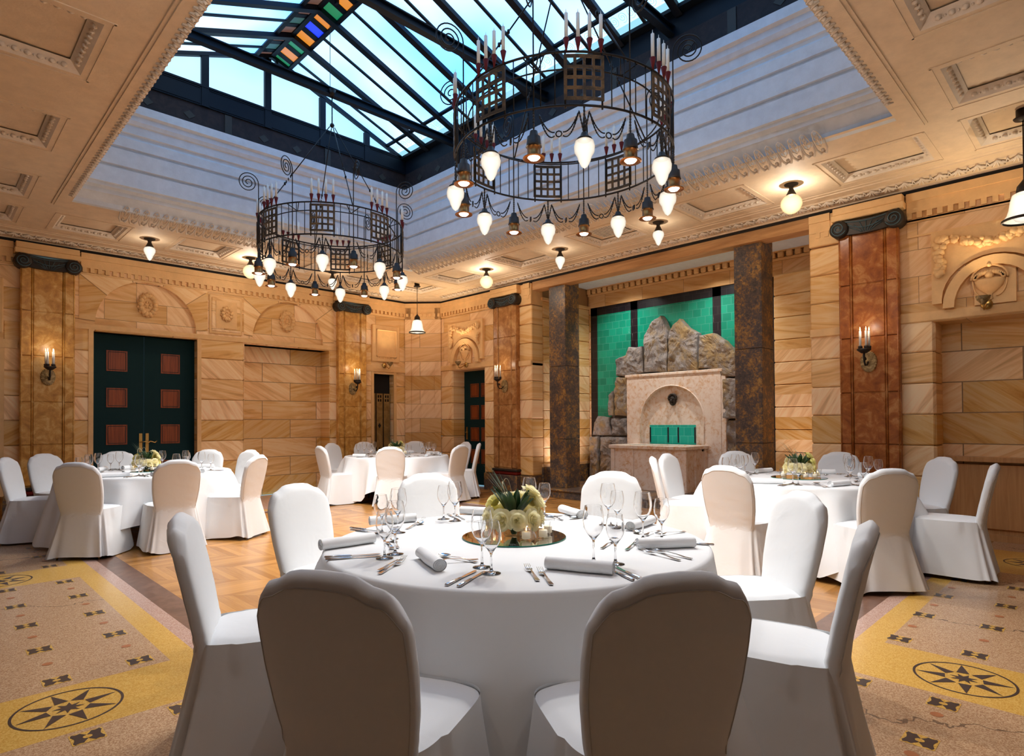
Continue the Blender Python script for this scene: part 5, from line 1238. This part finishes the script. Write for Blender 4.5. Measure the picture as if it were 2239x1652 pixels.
def arrangement(x,y,seed,label):
    r=empty('rose_centrepiece',(x,y,ZT_+.006),label=label,cat='flower arrangement',group='rose centrepieces on the tables'); rd=random.Random(seed)
    m=MB(); m.lathe([(0,.003),(.048,.003),(.051,.006),(.052,.080),(.050,.082)],24); m.build('glass_vase',[m_gl2],r)
    m=MB()
    for k in range(11): a=k*.6; leaf_into(m,(.012*cos(a),.012*sin(a),.008),(cos(a)*.36,sin(a)*.36,1),.10,.042,0)
    m.build('wrapped_leaves',[m_leaf],r)
    k=0
    back=math.atan2(y,x)      # away from the viewer
    spots=[(back+PI+2*PI*i/10+.1,1.50,.112,.100) for i in range(10)]+[(back+q,1.02,.135,.112) for q in (-1.55,-.95,-.35,.25,.85)]+[(back-1.25,.62,.15,.12)]
    for a,th,rad,hz in spots:
        a+=rd.random()*.1; d=Vector((sin(th)*cos(a),sin(th)*sin(a),cos(th)+.06)).normalized(); p=Vector((d.x*rad,d.y*rad,hz+d.z*rad*.8-.02))
        o=bpy.data.objects.new('rose',ro[rd.choice((0,0,1,2))]); col.objects.link(o); o.parent=r; o.location=p; o.rotation_mode='QUATERNION'; o.rotation_quaternion=d.to_track_quat('Z','Y'); s_=1.25+.2*rd.random(); o.scale=(s_,)*3
    for i in range(13):
        a=back+PI-.2+(i-6)*.42; el=.75+.5*rd.random(); m=MB(); leaf_into(m,(.02*cos(a),.02*sin(a),.09),(cos(a)*cos(el)*.8,sin(a)*cos(el)*.8,sin(el)),.125+.05*rd.random(),.044,.012); m.build('leaf',[m_leaf],r)
    m=MB()
    for i in range(14):
        b=back+.6+rd.random()*.9; L=.17+.10*rd.random(); leaf_into(m,(0,0,.13),(cos(b)*.55,sin(b)*.55,.62+.3*rd.random()),L,.004,.02)
    m.build('grass_spray',[m_grass],r)
    for i,(a,h,rr) in enumerate(((2.3,.16,.12),(-.5,.10,.21),(-1.0,.09,.16),(1.2,.17,.06),(4.2,.12,.08))):
        m=MB(); m.tube([(rr*t*cos(a+t*1.3),rr*t*sin(a+t*1.3),.11+h*sin(t*2.4)) for t in [j/12 for j in range(13)]],.0013,4); m.build('curly_twig',[m_twig],r)
    return r
FL={'near':(2.09,2.11),'left':(2.0,8.33),'far':(6.05,9.05),'right':(6.20,2.27)}
for i,k in enumerate(FL):
    x,y=FL[k]
    r=empty('mirror_disc',(x,y,ZT_),label=f'round mirror disc under the roses on {TP[k]}',cat='mirror',group='mirror discs on the tables')
    m=MB(); m.lathe([(0,.0055),(.252,.0055)],64); m.build('mirror_face',[m_mirror],r); m=MB(); m.lathe([(.252,.0055),(.2545,.004),(.2545,.0005),(.252,0),(0,0)],64); m.build('glass_edge',[m_medge],r)
    arrangement(x-.005,y-.005,i+1,f'cream roses with dark leaves in a glass vase on {TP[k]}')
    base=math.atan2(-y,-x)
    for j,(a,w1) in enumerate(((-1.05,'left'),(.42,'front centre'),(1.05,'right'),(1.75,'far right'),(-2.2,'rear'))):
        rr=(.16,.14,.16,.17,.17)[j]; px_,py_=x+rr*cos(base+a),y+rr*sin(base+a)
        m=MB(); m.lathe([(0,.0),(.026,.0),(.0275,.002),(.031,.035),(.0365,.082),(.0345,.082),(.029,.035),(.0255,.0095),(0,.0095)],28); o=m.build('candle_glass',[m_cup]); o.location=(px_,py_,ZT_+.006); tag(o,f'clear glass candle cup, {w1} on the mirror of {TP[k]}','candle holder','candle cups on the mirrors')
        m=MB(); m.lathe([(0,.0),(.0205,.0),(.0205,.030),(.018,.032),(0,.030)],18); m.lathe([(0,.030),(.0012,.030),(.0012,.036),(0,.036)],6,mi=0); c=m.build('votive_candle',[m_wax]); c.location=(px_,py_,ZT_+.0165); tag(c,f'short white candle in the {w1} glass cup on {TP[k]}','candle','votive candles')
        m=MB(); m.lathe([(0,.036),(.003,.040),(.0028,.044),(0,.054)],8); m.build('candle_flame',[m_flame],c)
